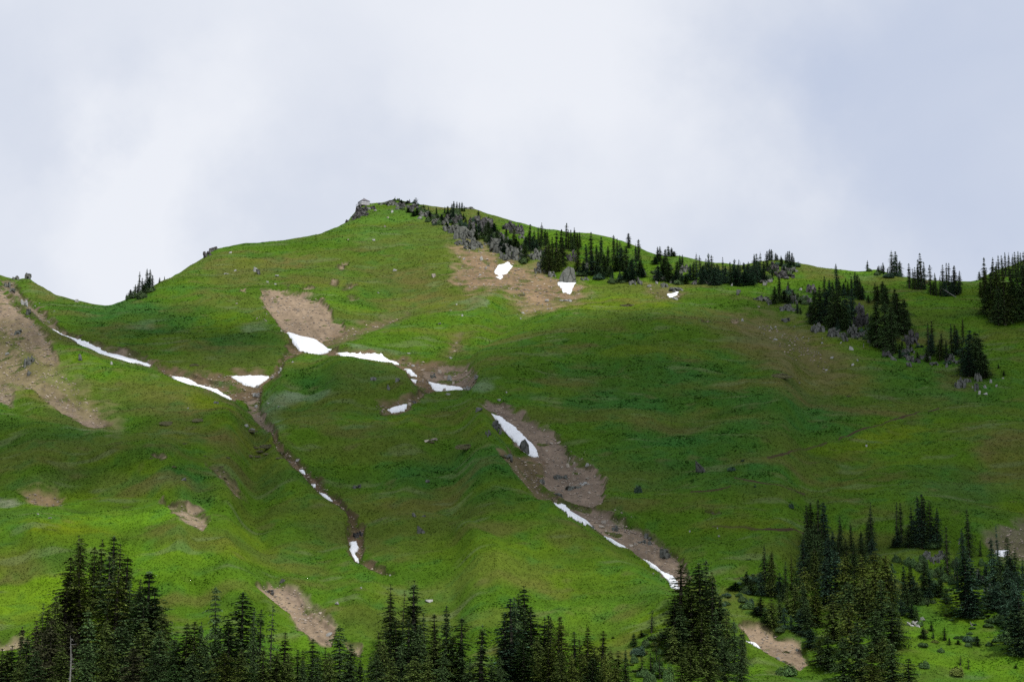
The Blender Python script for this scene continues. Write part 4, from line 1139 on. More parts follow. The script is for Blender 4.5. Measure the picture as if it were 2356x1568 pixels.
A, B_, Cc_ = 'sparse', 'bush', 'scrub'
GROVES = [
    ((0, 900), "in the clump on the left saddle", [0, 0, 1], [(1277, 430, 640, 34), (1258, 530, 640, 34), (1305, 485, 640, 36), (1350, 400, 600, 40), (1378, 405, 590, 40), (1400, 460, 590, 34), (1240, 545, 655, 36), (1200, 590, 665, 50), (1330, 505, 640, 45), (1320, 540, 655, 60), (1362, 480, 620, 60),
        (1250, 600, 668, 120, Cc_), (1390, 550, 620, 90, Cc_), (1185, 630, 672, 70, Cc_), (1310, 590, 668, 110, Cc_)]),
    ((0, 900), "on the skyline right of the saddle clump", [0], [(1466, 480, 520, 20), (1512, 468, 496, 12)]),
    ((1024, 700), "on the summit ridge", [0, 1, 0], [(1470, 208, 292, 44, A), (1455, 222, 292, 26), (1540, 266, 300, 14), (1585, 285, 322, 14), (1660, 290, 360, 20), (1735, 290, 345, 20), (1335, 226, 262, 36, Cc_), (1390, 235, 268, 34, Cc_), (1480, 300, 365, 60, Cc_), (1650, 350, 410, 80, Cc_), (1705, 360, 430, 60, Cc_), (1600, 330, 390, 50, Cc_), (1400, 300, 345, 50, Cc_), (1540, 315, 350, 60, Cc_), (1450, 330, 370, 50, Cc_), (1580, 380, 420, 60, Cc_), (1640, 440, 480, 50, Cc_), (1350, 290, 320, 50, Cc_)]),
    ((1024, 700), "on top of the summit cliffs", [0, 1], [(1800, 262, 335, 25), (1820, 240, 335, 28), (1845, 245, 335, 28), (1870, 250, 335, 25), (1895, 248, 338, 28), (1915, 282, 338, 25), (1850, 300, 370, 90, Cc_), (1800, 320, 380, 60, Cc_), (1870, 400, 450, 80, Cc_), (2190, 440, 545, 90, Cc_), (2260, 560, 650, 70, Cc_), (2330, 590, 690, 90, Cc_), (1760, 330, 385, 60, Cc_), (2010, 380, 430, 70, Cc_), (1690, 395, 450, 70, Cc_), (1755, 440, 490, 50, Cc_), (1940, 430, 480, 90, Cc_), (1860, 430, 480, 80, Cc_), (2160, 500, 560, 70, Cc_), (2230, 600, 660, 60, Cc_), (2110, 440, 490, 60, Cc_), (2280, 640, 720, 60, Cc_)]),
    ((2048, 800), "in the left end of the upper belt", [0, 1, 0, 2], [(20, 260, 440, 70), (30, 350, 470, 90), (160, 220, 460, 44), (205, 265, 440, 45), (240, 250, 420, 46), (273, 210, 410, 55), (305, 265, 400, 46), (325, 285, 390, 40), (120, 400, 560, 90), (310, 340, 620, 90), (365, 340, 610, 60), (185, 330, 470, 60), (255, 330, 470, 60)]),
    ((2048, 800), "in the tall middle of the upper belt", [0, 1, 0, 2], [(405, 285, 610, 60), (445, 265, 590, 60), (430, 460, 640, 80), (495, 208, 450, 40), (520, 275, 450, 42), (545, 272, 450, 42), (580, 250, 450, 54), (605, 300, 455, 46), (625, 292, 425, 36), (340, 400, 645, 80), (600, 430, 640, 70), (470, 340, 600, 70), (560, 330, 470, 60)]),
    ((2048, 800), "right of the round boulder", [0, 1, 1, 0], [(725, 295, 565, 50), (690, 400, 610, 50), (780, 410, 570, 45), (820, 335, 570, 54), (740, 500, 695, 110), (790, 480, 685, 90), (850, 500, 685, 100), (880, 420, 630, 60), (655, 560, 700, 90, Cc_), (820, 620, 715, 100, Cc_)]),
    ((2048, 800), "in the right end of the upper belt", [0, 1, 1, 0], [(935, 325, 570, 50), (968, 350, 560, 45), (995, 375, 610, 55), (1010, 430, 650, 90), (960, 520, 665, 110), (1050, 420, 660, 90), (1075, 305, 445, 46), (1100, 540, 705, 100), (1165, 362, 560, 46), (1140, 400, 610, 46), (1180, 560, 705, 90), (1045, 640, 742, 110, Cc_), (1200, 620, 722, 80, Cc_), (1110, 650, 748, 100, Cc_)]),
    ((2048, 800), "in the first clump past the belt gap", [0, 1, 0], [(1340, 430, 570, 46), (1362, 425, 570, 46), (1320, 520, 590, 70), (1410, 450, 630, 80), (1440, 420, 520, 42), (1470, 435, 520, 44), (1490, 470, 520, 46), (1390, 540, 725, 120), (1450, 560, 745, 110), (1520, 560, 745, 90), (1545, 505, 650, 40), (1565, 500, 610, 40), (1340, 600, 745, 80), (1600, 690, 765, 80, Cc_), (1510, 640, 765, 80, Cc_)]),
    ((2048, 800), "in the low fir row under the skyline", [0, 1, 1], [(1700, 492, 730, 50), (1735, 510, 710, 36), (1670, 560, 730, 60), (1640, 590, 730, 60), (1780, 540, 750, 56), (1812, 492, 750, 50), (1838, 505, 750, 46), (1750, 600, 765, 90), (1860, 600, 775, 90), (1900, 600, 775, 70), (1945, 525, 745, 30), (1960, 600, 765, 70)]),
    ((2048, 800), "in the low fir row beside the knoll", [0, 1, 1], [(2010, 570, 765, 46), (2047, 545, 755, 46), (2085, 545, 745, 40), (2105, 570, 745, 36), (2140, 580, 745, 40), (2170, 580, 745, 46), (2060, 640, 775, 110), (2140, 650, 775, 110), (2210, 610, 765, 80), (2230, 495, 745, 56), (2255, 490, 745, 56), (2283, 480, 725, 50), (2320, 560, 745, 60), (2345, 465, 650, 46)]),
    ((3072, 900), "on the rocky knoll of the right ridge", [0, 1], [(12, 220, 332, 36), (35, 222, 332, 36), (70, 255, 332, 30), (85, 270, 332, 30), (165, 255, 375, 32), (185, 240, 375, 36), (200, 237, 385, 36), (220, 255, 385, 36), (238, 285, 392, 32), (105, 470, 705, 56), (60, 560, 725, 90), (150, 600, 725, 90), (200, 640, 725, 60)]),
    ((3072, 900), "in the upper rocky grove at right", [0, 1, 0], [(515, 470, 640, 42), (635, 355, 580, 54), (570, 500, 660, 66), (600, 520, 680, 60), (660, 500, 660, 66), (700, 530, 660, 56), (735, 520, 660, 46), (430, 600, 885, 120), (400, 720, 892, 90), (480, 560, 885, 140)]),
    ((3072, 900), "in the lower rocky grove at right", [0, 1, 0], [(770, 470, 660, 42), (800, 430, 680, 56), (825, 455, 690, 56), (850, 490, 710, 66), (870, 560, 710, 56), (540, 590, 905, 140), (600, 600, 935, 150), (660, 600, 945, 150), (720, 580, 925, 130), (770, 580, 865, 110), (620, 700, 960, 130), (700, 720, 950, 120), (715, 485, 530, 16)]),
    ((3072, 900), "in the pyramid-shaped grove at right", [0, 2, 0], [(990, 535, 720, 50), (1010, 560, 740, 60), (1060, 520, 740, 100), (1090, 560, 800, 120), (1170, 580, 965, 160), (1200, 620, 1005, 170), (1250, 680, 1005, 140), (1000, 720, 1125, 140), (1080, 700, 1145, 170), (1150, 760, 1165, 170), (950, 820, 1085, 100), (1285, 770, 965, 90), (925, 640, 730, 40)]),
    ((3072, 900), "in the skyline spires on the right pass", [0, 1], [(1300, 352, 575, 42), (1335, 400, 582, 36), (1355, 385, 587, 32), (1375, 360, 587, 32), (1390, 315, 587, 38), (1412, 258, 587, 54), (1440, 340, 587, 50), (1495, 362, 640, 42)]),
    ((3072, 900), "in the second clump on the pass", [0, 1], [(1550, 440, 650, 46), (1590, 470, 650, 42), (1612, 365, 620, 42), (1645, 350, 640, 46), (1665, 350, 640, 42), (1705, 375, 640, 50), (1722, 372, 640, 46), (1765, 420, 632, 50), (1745, 480, 640, 46), (1520, 520, 650, 46), (1630, 500, 650, 56), (1690, 480, 645, 60)]),
    ((3072, 900), "on the skyline bump of the right ridge", [0, 1], [(912, 322, 402, 32), (1010, 380, 450, 24), (1022, 370, 450, 24), (1040, 370, 450, 24), (1062, 345, 450, 36), (1098, 395, 442, 16), (1140, 235, 470, 58), (1185, 240, 470, 58), (1215, 330, 476, 56), (1160, 300, 472, 40), (1000, 410, 462, 70, Cc_), (1110, 435, 482, 120, Cc_), (1200, 420, 478, 75, Cc_), (930, 392, 420, 60, Cc_)]),
    ((3072, 900), "topping the grove at the right edge", [0, 0, 1], [(1995, 300, 660, 56), (2065, 360, 500, 38), (2080, 295, 580, 44), (2110, 340, 580, 38), (2128, 282, 520, 38), (2160, 275, 470, 38), (2185, 250, 470, 40), (2215, 250, 470, 44), (2250, 265, 470, 44), (2275, 245, 470, 38), (2300, 240, 470, 46), (2330, 250, 470, 44), (2350, 245, 470, 38), (1945, 425, 500, 36)]),
    ((3072, 900), "in the grove at the right edge", [0, 0, 2], [(1960, 520, 665, 70), (2010, 420, 825, 120), (2060, 440, 865, 140), (2120, 380, 885, 150), (2180, 420, 905, 160), (2240, 400, 885, 160), (2300, 420, 865, 170), (2350, 380, 865, 150), (2120, 560, 912, 150), (2020, 600, 835, 110), (2240, 560, 885, 160), (2330, 600, 875, 140), (2400, 300, 860, 160)]),
    ((3072, 900), "in the lowest right slope grove", [0, 1, 2], [(1480, 900, 1195, 50), (1515, 880, 1185, 50), (1500, 1000, 1225, 90), (1600, 1000, 1245, 66), (1640, 1060, 1245, 56), (1580, 1050, 1255, 70), (1690, 910, 1180, 42), (1725, 920, 1190, 80), (1795, 860, 1080, 42), (1750, 960, 1205, 70), (1870, 970, 1365, 170), (1920, 985, 1385, 170), (1960, 1040, 1392, 140), (1800, 1060, 1345, 130), (1850, 1150, 1392, 170), (1990, 1180, 1402, 130), (1740, 1080, 1205, 70)]),
    ((3072, 900), "beside the lowest right slope grove", [0], [(2120, 1270, 1332, 24), (2170, 1335, 1392, 34)]),
    # lower right
    ((3072, 2044), "topping the big lower right grove", [0, 1, 0], [(380, 150, 520, 150), (480, 200, 560, 150), (560, 230, 600, 150), (650, 200, 560, 120), (330, 250, 600, 120), (720, 250, 560, 100), (790, 280, 560, 120), (870, 250, 520, 120), (960, 250, 480, 110), (430, 300, 640, 140), (400, -80, 340, 130), (460, -115, 370, 80), (530, -80, 390, 130), (365, -60, 340, 90), (670, 40, 410, 85), (940, -80, 320, 90), (960, 10, 340, 80), (765, 110, 350, 66), (855, 180, 340, 66), (930, 100, 370, 110), (500, 100, 410, 110), (600, 180, 430, 100), (430, 90, 420, 120)]),
    ((3072, 2044), "high in the big lower right grove", [0, 2, 0, 3, 1], [(620, 360, 830, 210), (700, 400, 910, 230), (540, 420, 860, 200), (430, 340, 720, 150), (340, 510, 910, 150), (260, 560, 770, 110), (220, 400, 690, 76), (300, 420, 690, 90), (890, 400, 910, 210), (1000, 360, 910, 220), (1090, 400, 910, 220), (1140, 480, 870, 150), (800, 500, 900, 180)]),
    ((3072, 2044), "low in the big lower right grove", [0, 2, 3, 2, 0], [(750, 640, 1110, 230), (900, 600, 1110, 220), (1050, 620, 1110, 220), (600, 750, 1220, 220), (760, 830, 1310, 240), (1140, 830, 1260, 250), (1000, 900, 1360, 250), (440, 700, 1060, 200), (1200, 930, 1190, 120)]),
    ((3072, 2044), "under the big lower right grove", [2, 0, 0, 3], [(850, 1000, 1570, 260), (1050, 1150, 1610, 240), (1150, 1230, 1630, 220), (700, 1150, 1570, 230), (950, 1300, 1660, 220), (1300, 1350, 1660, 110), (560, 1150, 1460, 220), (480, 1180, 1410, 170)]),
    ((3072, 2044), "left of the big lower right grove", [1, 0, 2], [(140, 660, 800, 80), (180, 700, 900, 90), (240, 660, 930, 110), (330, 640, 1000, 130), (150, 880, 1080, 90), (360, 820, 1150, 140), (50, 370, 770, 100), (20, 390, 770, 110), (100, 560, 770, 120), (160, 460, 710, 56), (40, 800, 1070, 130), (110, 760, 1010, 90), (215, 950, 1085, 56), (290, 900, 1125, 140), (390, 1080, 1280, 150), (110, 1040, 1100, 100, Cc_)]),
    ((3072, 2044), "above the grey slab at lower right", [0, 1], [(1185, -90, 290, 44), (1230, -80, 290, 56), (1325, -40, 310, 60), (1400, -130, 330, 120), (1415, -165, 330, 90), (1450, -130, 330, 130), (1500, -100, 330, 130), (1555, -20, 330, 110), (1500, 110, 330, 110), (1290, 120, 340, 130), (1350, 60, 330, 120), (1200, 160, 320, 90), (1160, 240, 320, 90, Cc_)]),
    ((3072, 2044), "right of the grey slab at lower right", [1, 0, 1], [(1655, 140, 650, 76), (1800, 160, 570, 90), (1850, -20, 400, 105), (1840, 420, 1015, 180), (1890, 420, 1035, 190), (1940, 520, 710, 90), (1750, 430, 750, 56), (1720, 440, 710, 46, A), (1950, 265, 385, 36)]),
    ((3072, 2044), "below the grey slab at lower right", [1, 0, 4], [(1350, 600, 840, 120), (1490, 560, 790, 110), (1590, 620, 800, 100), (1640, 700, 860, 90), (1280, 720, 930, 110), (1230, 800, 960, 100), (1480, 700, 830, 90), (1310, 480, 810, 110), (1440, 420, 785, 130), (1250, 500, 790, 80), (1380, 650, 865, 110), (1540, 660, 765, 120, Cc_), (1260, 640, 865, 110), (1320, 850, 985, 110), (1370, 870, 1025, 66)]),
    ((3072, 2044), "in the firs along the right edge", [1, 1, 0], [(2130, 135, 650, 44), (2075, 250, 710, 96), (2090, 390, 910, 160), (2150, 420, 910, 160), (2215, 240, 780, 150), (2280, 330, 710, 105), (2210, 500, 910, 150), (2270, 650, 1155, 160), (2320, 760, 1305, 190), (2350, 870, 1335, 180), (2250, 900, 1185, 120), (2350, 440, 700, 60), (2010, 480, 760, 90), (2060, 560, 880, 110), (2130, 640, 960, 130), (2300, 540, 960, 150), (2240, 420, 820, 120), (2330, 980, 1330, 170), (2180, 760, 1060, 120), (2020, 700, 930, 90)]),
    ((3072, 2044), "on the bright lower right meadow", [4, 4, 1, 0], [(1640, 560, 660, 150, B_, 4), (1580, 480, 560, 90, B_, 4), (1560, 600, 700, 100, B_, 4), (1500, 250, 330, 160, B_, 4), (1290, 400, 470, 110, B_, 4), (2120, 940, 1060, 170, B_, 4), (2030, 1020, 1090, 120, B_, 4), (2180, 1080, 1200, 150, B_, 4), (2080, 830, 920, 120, B_, 1), (1800, 760, 840, 90, B_, 4), (2000, 950, 1010, 100, B_, 4), (1690, 1010, 1050, 70, B_, 4), (1180, 380, 450, 90, B_, 4), (1400, 800, 860, 80, B_, 4), (1590, 1240, 1290, 70, B_, 4), (1850, 1220, 1260, 60, B_, 4), (2240, 1280, 1340, 90, B_, 4), (1700, 620, 700, 90, B_, 4), (1960, 420, 470, 70, B_, 4), (1505, 1010, 1105, 50), (1430, 1060, 1175, 90, Cc_), (1520, 1110, 1185, 34), (1625, 1060, 1205, 26), (1670, 1160, 1245, 40), (1750, 1180, 1245, 50), (1870, 1170, 1245, 28), (1925, 1140, 1245, 70, Cc_), (1770, 1320, 1405, 40, A), (1845, 1350, 1445, 34, A), (2000, 465, 555, 22), (2060, 1190, 1245, 30), (2280, 1400, 1440, 30), (1470, 860, 895, 24, Cc_)]),
    # centre right
    ((2048, 2044), "topping the big clump right of centre", [0, 2, 0], [(1545, 480, 1010, 100), (1620, 540, 1010, 106), (1780, 440, 1110, 200), (1730, 480, 1160, 180), (1860, 550, 1210, 180), (1920, 780, 1310, 120), (1500, 800, 1310, 150), (1650, 750, 1310, 200), (1840, 620, 1300, 150)]),
    ((2048, 2044), "under the big clump right of centre", [0, 2, 2], [(1560, 900, 1410, 180), (1740, 950, 1510, 180), (1880, 900, 1510, 200), (1990, 900, 1460, 150), (2050, 1000, 1510, 150), (1480, 1050, 1410, 130), (1640, 1200, 1660, 220), (1800, 1150, 1660, 240), (1960, 1150, 1610, 200), (2110, 1100, 1570, 130), (1560, 1330, 1660, 170), (2140, 1080, 1510, 76)]),
    ((2048, 2044), "on the meadow left of the big clump", [4, 0, 1], [(1200, 1420, 1560, 130, B_, 4), (1380, 1250, 1330, 100, B_, 4), (1340, 1380, 1500, 140, B_, 4), (1120, 1300, 1420, 90, B_, 4), (1285, 905, 1145, 86, A, 1), (1190, 1090, 1185, 34), (1120, 1120, 1265, 76), (1290, 1130, 1205, 110, B_), (1160, 1220, 1335, 150, B_), (1230, 1150, 1260, 90, B_), (1280, 1300, 1560, 110, A), (1360, 1330, 1570, 100, A), (1200, 1330, 1560, 90, A), (1390, 940, 975, 20), (930, 1165, 1190, 30, Cc_), (1330, 1200, 1420, 60, A), (1450, 1360, 1600, 110, B_), (1280, 1440, 1600, 150, B_)]),
    ((2048, 2044), "just right of the big middle clump", [1, 0, 4], [(2160, 550, 710, 80), (2330, 320, 770, 110), (2290, 560, 770, 100), (2200, 620, 770, 100), (2060, 650, 755, 120, Cc_), (2020, 680, 750, 80, Cc_), (2190, 780, 865, 80, B_), (2290, 780, 985, 70), (2240, 880, 975, 90), (2330, 900, 1045, 80), (2180, 432, 462, 44, Cc_), (2120, 770, 840, 90, B_)]),
    # bottom centre
    ((2048, 2044), "in the tall pair of spires at bottom centre", [0, 2, 0], [(130, 690, 1250, 150), (60, 760, 1310, 110), (10, 790, 1410, 130), (180, 880, 1510, 170), (290, 970, 1510, 76), (335, 960, 1510, 80), (365, 970, 1570, 80)]),
    ((2048, 2044), "in the row of firs right of bottom centre", [0, 2, 3, 0], [(430, 970, 1600, 86), (462, 965, 1600, 106), (580, 1110, 1600, 76), (632, 1160, 1600, 50), (700, 1065, 1600, 105), (835, 1095, 1600, 76), (780, 1260, 1640, 90), (240, 1150, 1660, 150), (100, 1200, 1670, 160), (330, 1250, 1690, 150), (450, 1280, 1700, 160), (560, 1300, 1700, 140), (650, 1330, 1700, 140), (900, 1260, 1660, 130), (980, 1280, 1660, 96), (1050, 1270, 1660, 56), (860, 1300, 1690, 130), (950, 1380, 1700, 130), (740, 1350, 1700, 120)]),
    ((1024, 2044), "below the bare bank at bottom left", [0, 2, 0], [(15, 900, 1620, 70), (120, 860, 1660, 130, A, 0), (255, 1110, 1660, 140), (380, 1270, 1660, 56), (420, 1270, 1660, 56), (510, 1170, 1660, 105), (630, 1250, 1660, 86), (770, 1050, 1660, 240), (850, 1220, 1690, 200), (300, 1300, 1700, 140), (560, 1330, 1700, 150), (690, 1300, 1700, 150), (180, 1290, 1700, 140), (430, 1360, 1700, 130), (60, 1260, 1700, 110), (950, 1370, 1700, 90)]),
    ((1024, 2044), "in the top of the grove at bottom centre", [2, 0, 0], [(1225, 670, 1310, 150, A, 0), (1440, 635, 1360, 170, A, 2), (1455, 680, 1400, 130), (1340, 730, 1310, 100, A, 3), (1230, 760, 1400, 110), (1560, 950, 1610, 105), (1640, 940, 1610, 116), (1745, 870, 1660, 105), (1865, 970, 1660, 106), (1300, 1000, 1610, 170), (1400, 1000, 1660, 190), (1490, 1050, 1660, 160)]),
    ((1024, 2044), "in the base of the grove at bottom centre", [0, 0, 2, 2], [(1130, 1120, 1610, 106), (1110, 1300, 1700, 160), (1180, 1150, 1660, 150), (1640, 1100, 1660, 150), (1800, 1150, 1660, 140), (1900, 1200, 1660, 120), (1450, 1330, 1700, 180), (1240, 1330, 1700, 150), (1580, 1300, 1700, 160), (1700, 1300, 1700, 150), (1340, 1220, 1690, 180), (1060, 1330, 1700, 110)]),
    ((1024, 2044), "right beside the grove at bottom centre", [0, 1], [(2065, 1035, 1700, 160, A, 0), (2070, 1100, 1700, 110), (1960, 1350, 1700, 130), (2345, 800, 1660, 130), (2290, 920, 1660, 96), (2260, 1150, 1660, 86), (2330, 1200, 1660, 150), (2170, 1360, 1700, 120), (2240, 1320, 1700, 100)]),
    # bottom left
    ((0, 2044), "towering over the bottom left grove", [0, 2, 2], [(700, 215, 910, 130, A, 2), (705, 250, 1000, 110), (640, 420, 1110, 150), (910, 260, 910, 110), (1020, 230, 910, 126), (1090, 300, 1010, 130), (850, 330, 1010, 116), (1140, 420, 1110, 116), (720, 520, 1310, 200, None, 3), (1050, 540, 1410, 220, None, 3), (980, 380, 1200, 150)]),
    ((0, 2044), "on the left side of the bottom left grove", [0, 2, 5], [(590, 650, 1310, 190), (500, 760, 1510, 200), (380, 850, 1510, 140, A, 0), (320, 1000, 1610, 160), (170, 1050, 1610, 116), (230, 1150, 1660, 116), (100, 1230, 1660, 130), (50, 1280, 1660, 106), (10, 1260, 1660, 100), (450, 980, 1660, 250), (400, 900, 1560, 150)]),
    ((0, 2044), "on the right side of the bottom left grove", [0, 2, 0], [(1200, 640, 1310, 106), (1270, 620, 1410, 90), (1355, 555, 1510, 180), (1420, 700, 1510, 200), (1500, 880, 1610, 220), (1300, 820, 1560, 190), (1250, 720, 1450, 150)]),
    ((0, 2044), "in the base of the bottom left grove", [0, 2, 0, 2, 5], [(620, 1000, 1660, 260), (800, 900, 1660, 250), (950, 1000, 1660, 250), (1120, 1000, 1660, 260), (1300, 1000, 1660, 250), (1450, 1080, 1660, 240), (560, 1250, 1700, 220), (760, 1220, 1700, 220), (1000, 1230, 1700, 230), (1220, 1250, 1700, 220), (1420, 1300, 1700, 200), (320, 1280, 1700, 180), (180, 1330, 1700, 150)]),
    ((0, 2044), "right of the bottom left grove", [0, 2, 0], [(1700, 1030, 1660, 150), (1780, 1010, 1660, 150), (1830, 1010, 1660, 106), (1600, 1150, 1660, 200), (1985, 680, 1610, 220), (2220, 745, 1610, 220), (2100, 1000, 1660, 150), (2320, 900, 1660, 130), (1880, 1150, 1660, 160), (2070, 1290, 1710, 280, None, 3), (1600, 1400, 1700, 200, None, 4), (2300, 1420, 1700, 150, None, 4), (1750, 1300, 1700, 190), (1900, 1320, 1700, 170), (2210, 1260, 1700, 170)]),
    ((0, 2044), "standing before the bottom left grove", [0], [(640, 1140, 1760, 90, 'snag')]),
    # low dark heath mats on the slopes, and dwarf scrub
    ((0, 1400), "on the left meadow by the small gullies", [5], [(1850, 625, 662, 150, 'mat'), (1560, 630, 672, 190, 'mat'), (1700, 845, 868, 70, 'mat'), (1505, 950, 970, 56, 'mat'), (1800, 110, 128, 100, 'mat'), (2040, 1030, 1052, 50, 'mat'), (2090, 955, 985, 80, 'mat'), (2290, 675, 745, 150, 'mat'), (1890, 955, 968, 46, 'mat'), (2340, 850, 920, 110, 'mat'), (2290, 950, 990, 130, 'mat'), (1400, 985, 1000, 44, 'mat'), (2070, 1095, 1125, 60, 'mat'), (1590, 1040, 1058, 60, 'mat')]),
    ((1024, 1300), "on the green slope of mid picture", [5], [(130, 1060, 1130, 180, 'mat'), (60, 1130, 1160, 120, 'mat'), (230, 1140, 1170, 90, 'mat'), (110, 1160, 1190, 90, 'mat'), (225, 1200, 1230, 80, 'mat'), (30, 1180, 1225, 120, 'mat'), (1960, 1040, 1110, 230, 'mat'), (2260, 1110, 1180, 150, 'mat'), (1600, 1040, 1085, 120, 'mat')]),
    ((2048, 800), "on the open grass below the upper belt", [5], [(1080, 895, 942, 180, 'mat'), (80, 845, 868, 80, 'mat'), (1510, 875, 900, 90, 'mat')]),
    ((2048, 1400), "on the wide green right flank", [1], [(1165, 1230, 1295, 90, B_), (2020, 1060, 1115, 90, B_), (2235, 1255, 1272, 30, B_), (2120, 1000, 1020, 40, B_)]),
    ((3072, 1400), "at the left edge of the right flank", [5], [(110, 140, 215, 210, 'mat'), (215, 1395, 1430, 60, B_, 1), (740, 370, 392, 60, 'mat')]),
    ((3072, 2044), "among the stones of the lower right bank", [5], [(170, 1220, 1250, 80, 'mat'), (140, 1290, 1330, 80, 'mat'), (200, 1340, 1358, 36, 'mat'), (180, 1380, 1500, 190, B_, 4)]),
]


def build_trees():
    for (o_, place, shades, lst) in GROVES:
        c = crop(*o_)
        for t in lst:
            x, yt = c(t[0], t[1]); _, yb = c(t[0], t[2])
            shape = t[4] if len(t) > 4 else None
            sh = t[5] if len(t) > 5 else trng.choice(shades)
            add_tree(x, yt, yb, t[3] * KC, place, shape, sh)


build_trees()

# scrub and broken rock that joins the crags and the firs into belts:
# (polyline of the belt's foot, height of the belt, place, number of scrub plants, number of rocks, plant height range)
BELTS = [
    ([(895, 468), (940, 478), (985, 494), (1030, 512)], 14, "along the summit ridge strip", 34, 20, (4, 8.5)),
    ([(1030, 520), (1075, 548), (1125, 560), (1150, 580)], 40, "on the broken cliff steps", 38, 20, (9, 22)),
    ([(1140, 575), (1190, 600), (1240, 615), (1280, 628)], 46, "between the cliff pillars and firs", 38, 16, (10, 26)),
    ([(1330, 638), (1380, 645), (1430, 648), (1480, 650)], 26, "at the feet of the upper belt", 36, 6, (8, 20)),
    ([(1500, 640), (1560, 655), (1620, 650), (1700, 652)], 30, "at the feet of the skyline row", 36, 8, (8, 20)),
    ([(1700, 652), (1750, 648), (1800, 640), (1830, 630)], 34, "on the slope below the knoll", 34, 12, (8, 20)),
    ([(1800, 700), (1860, 730), (1940, 775), (2010, 790)], 40, "along the foot of the rocky grove", 32, 14, (8, 22)),
    ([(2000, 790), (2060, 830), (2140, 835), (2260, 850)], 34, "along the foot of the right groves", 34, 12, (8, 22)),
]


def build_belts():
    rng = random.Random(41)
    for line, hh, place, npl, nrk, (a, b) in BELTS:
        X0, X1 = line[0][0], line[-1][0]
        for k in range(nrk):
            x = rng.uniform(X0, X1); y = float(np.interp(x, [p[0] for p in line], [p[1] for p in line])) - rng.random() ** 1.4 * hh
            s = rng.uniform(7, 17)
            add_rock(x, y, s * rng.uniform(1.0, 1.7), s, rng.choice('gggdd'), place, 3000 + int(x * 7 + k))
        for k in range(npl):
            x = rng.uniform(X0, X1); y = float(np.interp(x, [p[0] for p in line], [p[1] for p in line])) - rng.random() ** 1.2 * hh
            h = rng.uniform(a, b)
            if rng.random() < (.9 if b < 10 else .55):
                add_tree(x, y - h * .7, y, h * rng.uniform(1.0, 1.7), place, 'bush', rng.choice([0, 0, 1]))
            else:
                add_tree(x, y - h * 1.5, y, h * rng.uniform(.5, .8), place, 'broad', rng.choice([0, 1]))


build_belts()


def build_undergrowth():
    """leafy bushes round the lower right groves"""
    rng = random.Random(43)
    for (x0, x1, y0, y1, n, place, shades) in [(1660, 1780, 1330, 1420, 22, "left of the lower right grove", [4, 0, 1]), (2090, 2240, 1280, 1390, 26, "under the slab trees at lower right", [4, 4, 0]),
                                              (2230, 2356, 1380, 1500, 26, "under the right edge firs", [4, 4, 1]), (2080, 2240, 1420, 1560, 9, "in the lower right corner meadow", [4, 4, 3]),
                                              (1440, 1560, 1460, 1568, 18, "left of the big middle clump", [4, 3, 4])]:
        for k in range(n):
            x, y = rng.uniform(x0, x1), rng.uniform(y0, y1)
            h = rng.uniform(9, 22) * (y / 1450)
            add_tree(x, y - h, y, h * rng.uniform(1.0, 2.0), place, 'bush', rng.choice(shades))


build_undergrowth()


def add_snag(x, y, length, lean, label, name='dead_branch', az=0.0):
    """a weathered dead stem leaning on the slope"""
    P = terrain_point(np.array([x]), np.array([y]))[0]
    L = length * P[1] / F
    v, f = [], []
    d = Vector((math.sin(lean), -.15, math.cos(lean)))
    p = Vector((0, 0, -.3)); rng = random.Random(int(x))
    for k in range(4):
        q = p + d * (L / 4) + Vector((rng.uniform(-.06, .06), 0, rng.uniform(-.04, .04))) * L
        stick(v, f, p, q, .20 * (1 - k / 5), .20 * (1 - (k + 1) / 5))
        if k in (1, 2):
            stick(v, f, q, q + Vector((rng.uniform(-.25, .25) * L, 0, .18 * L)), .08, .03)
        p = q
    o = obj(name, new_mesh(name, v, f, M_DEAD), loc=P)
    tag(o, label, 'dead wood', 'dead wood on the slope')


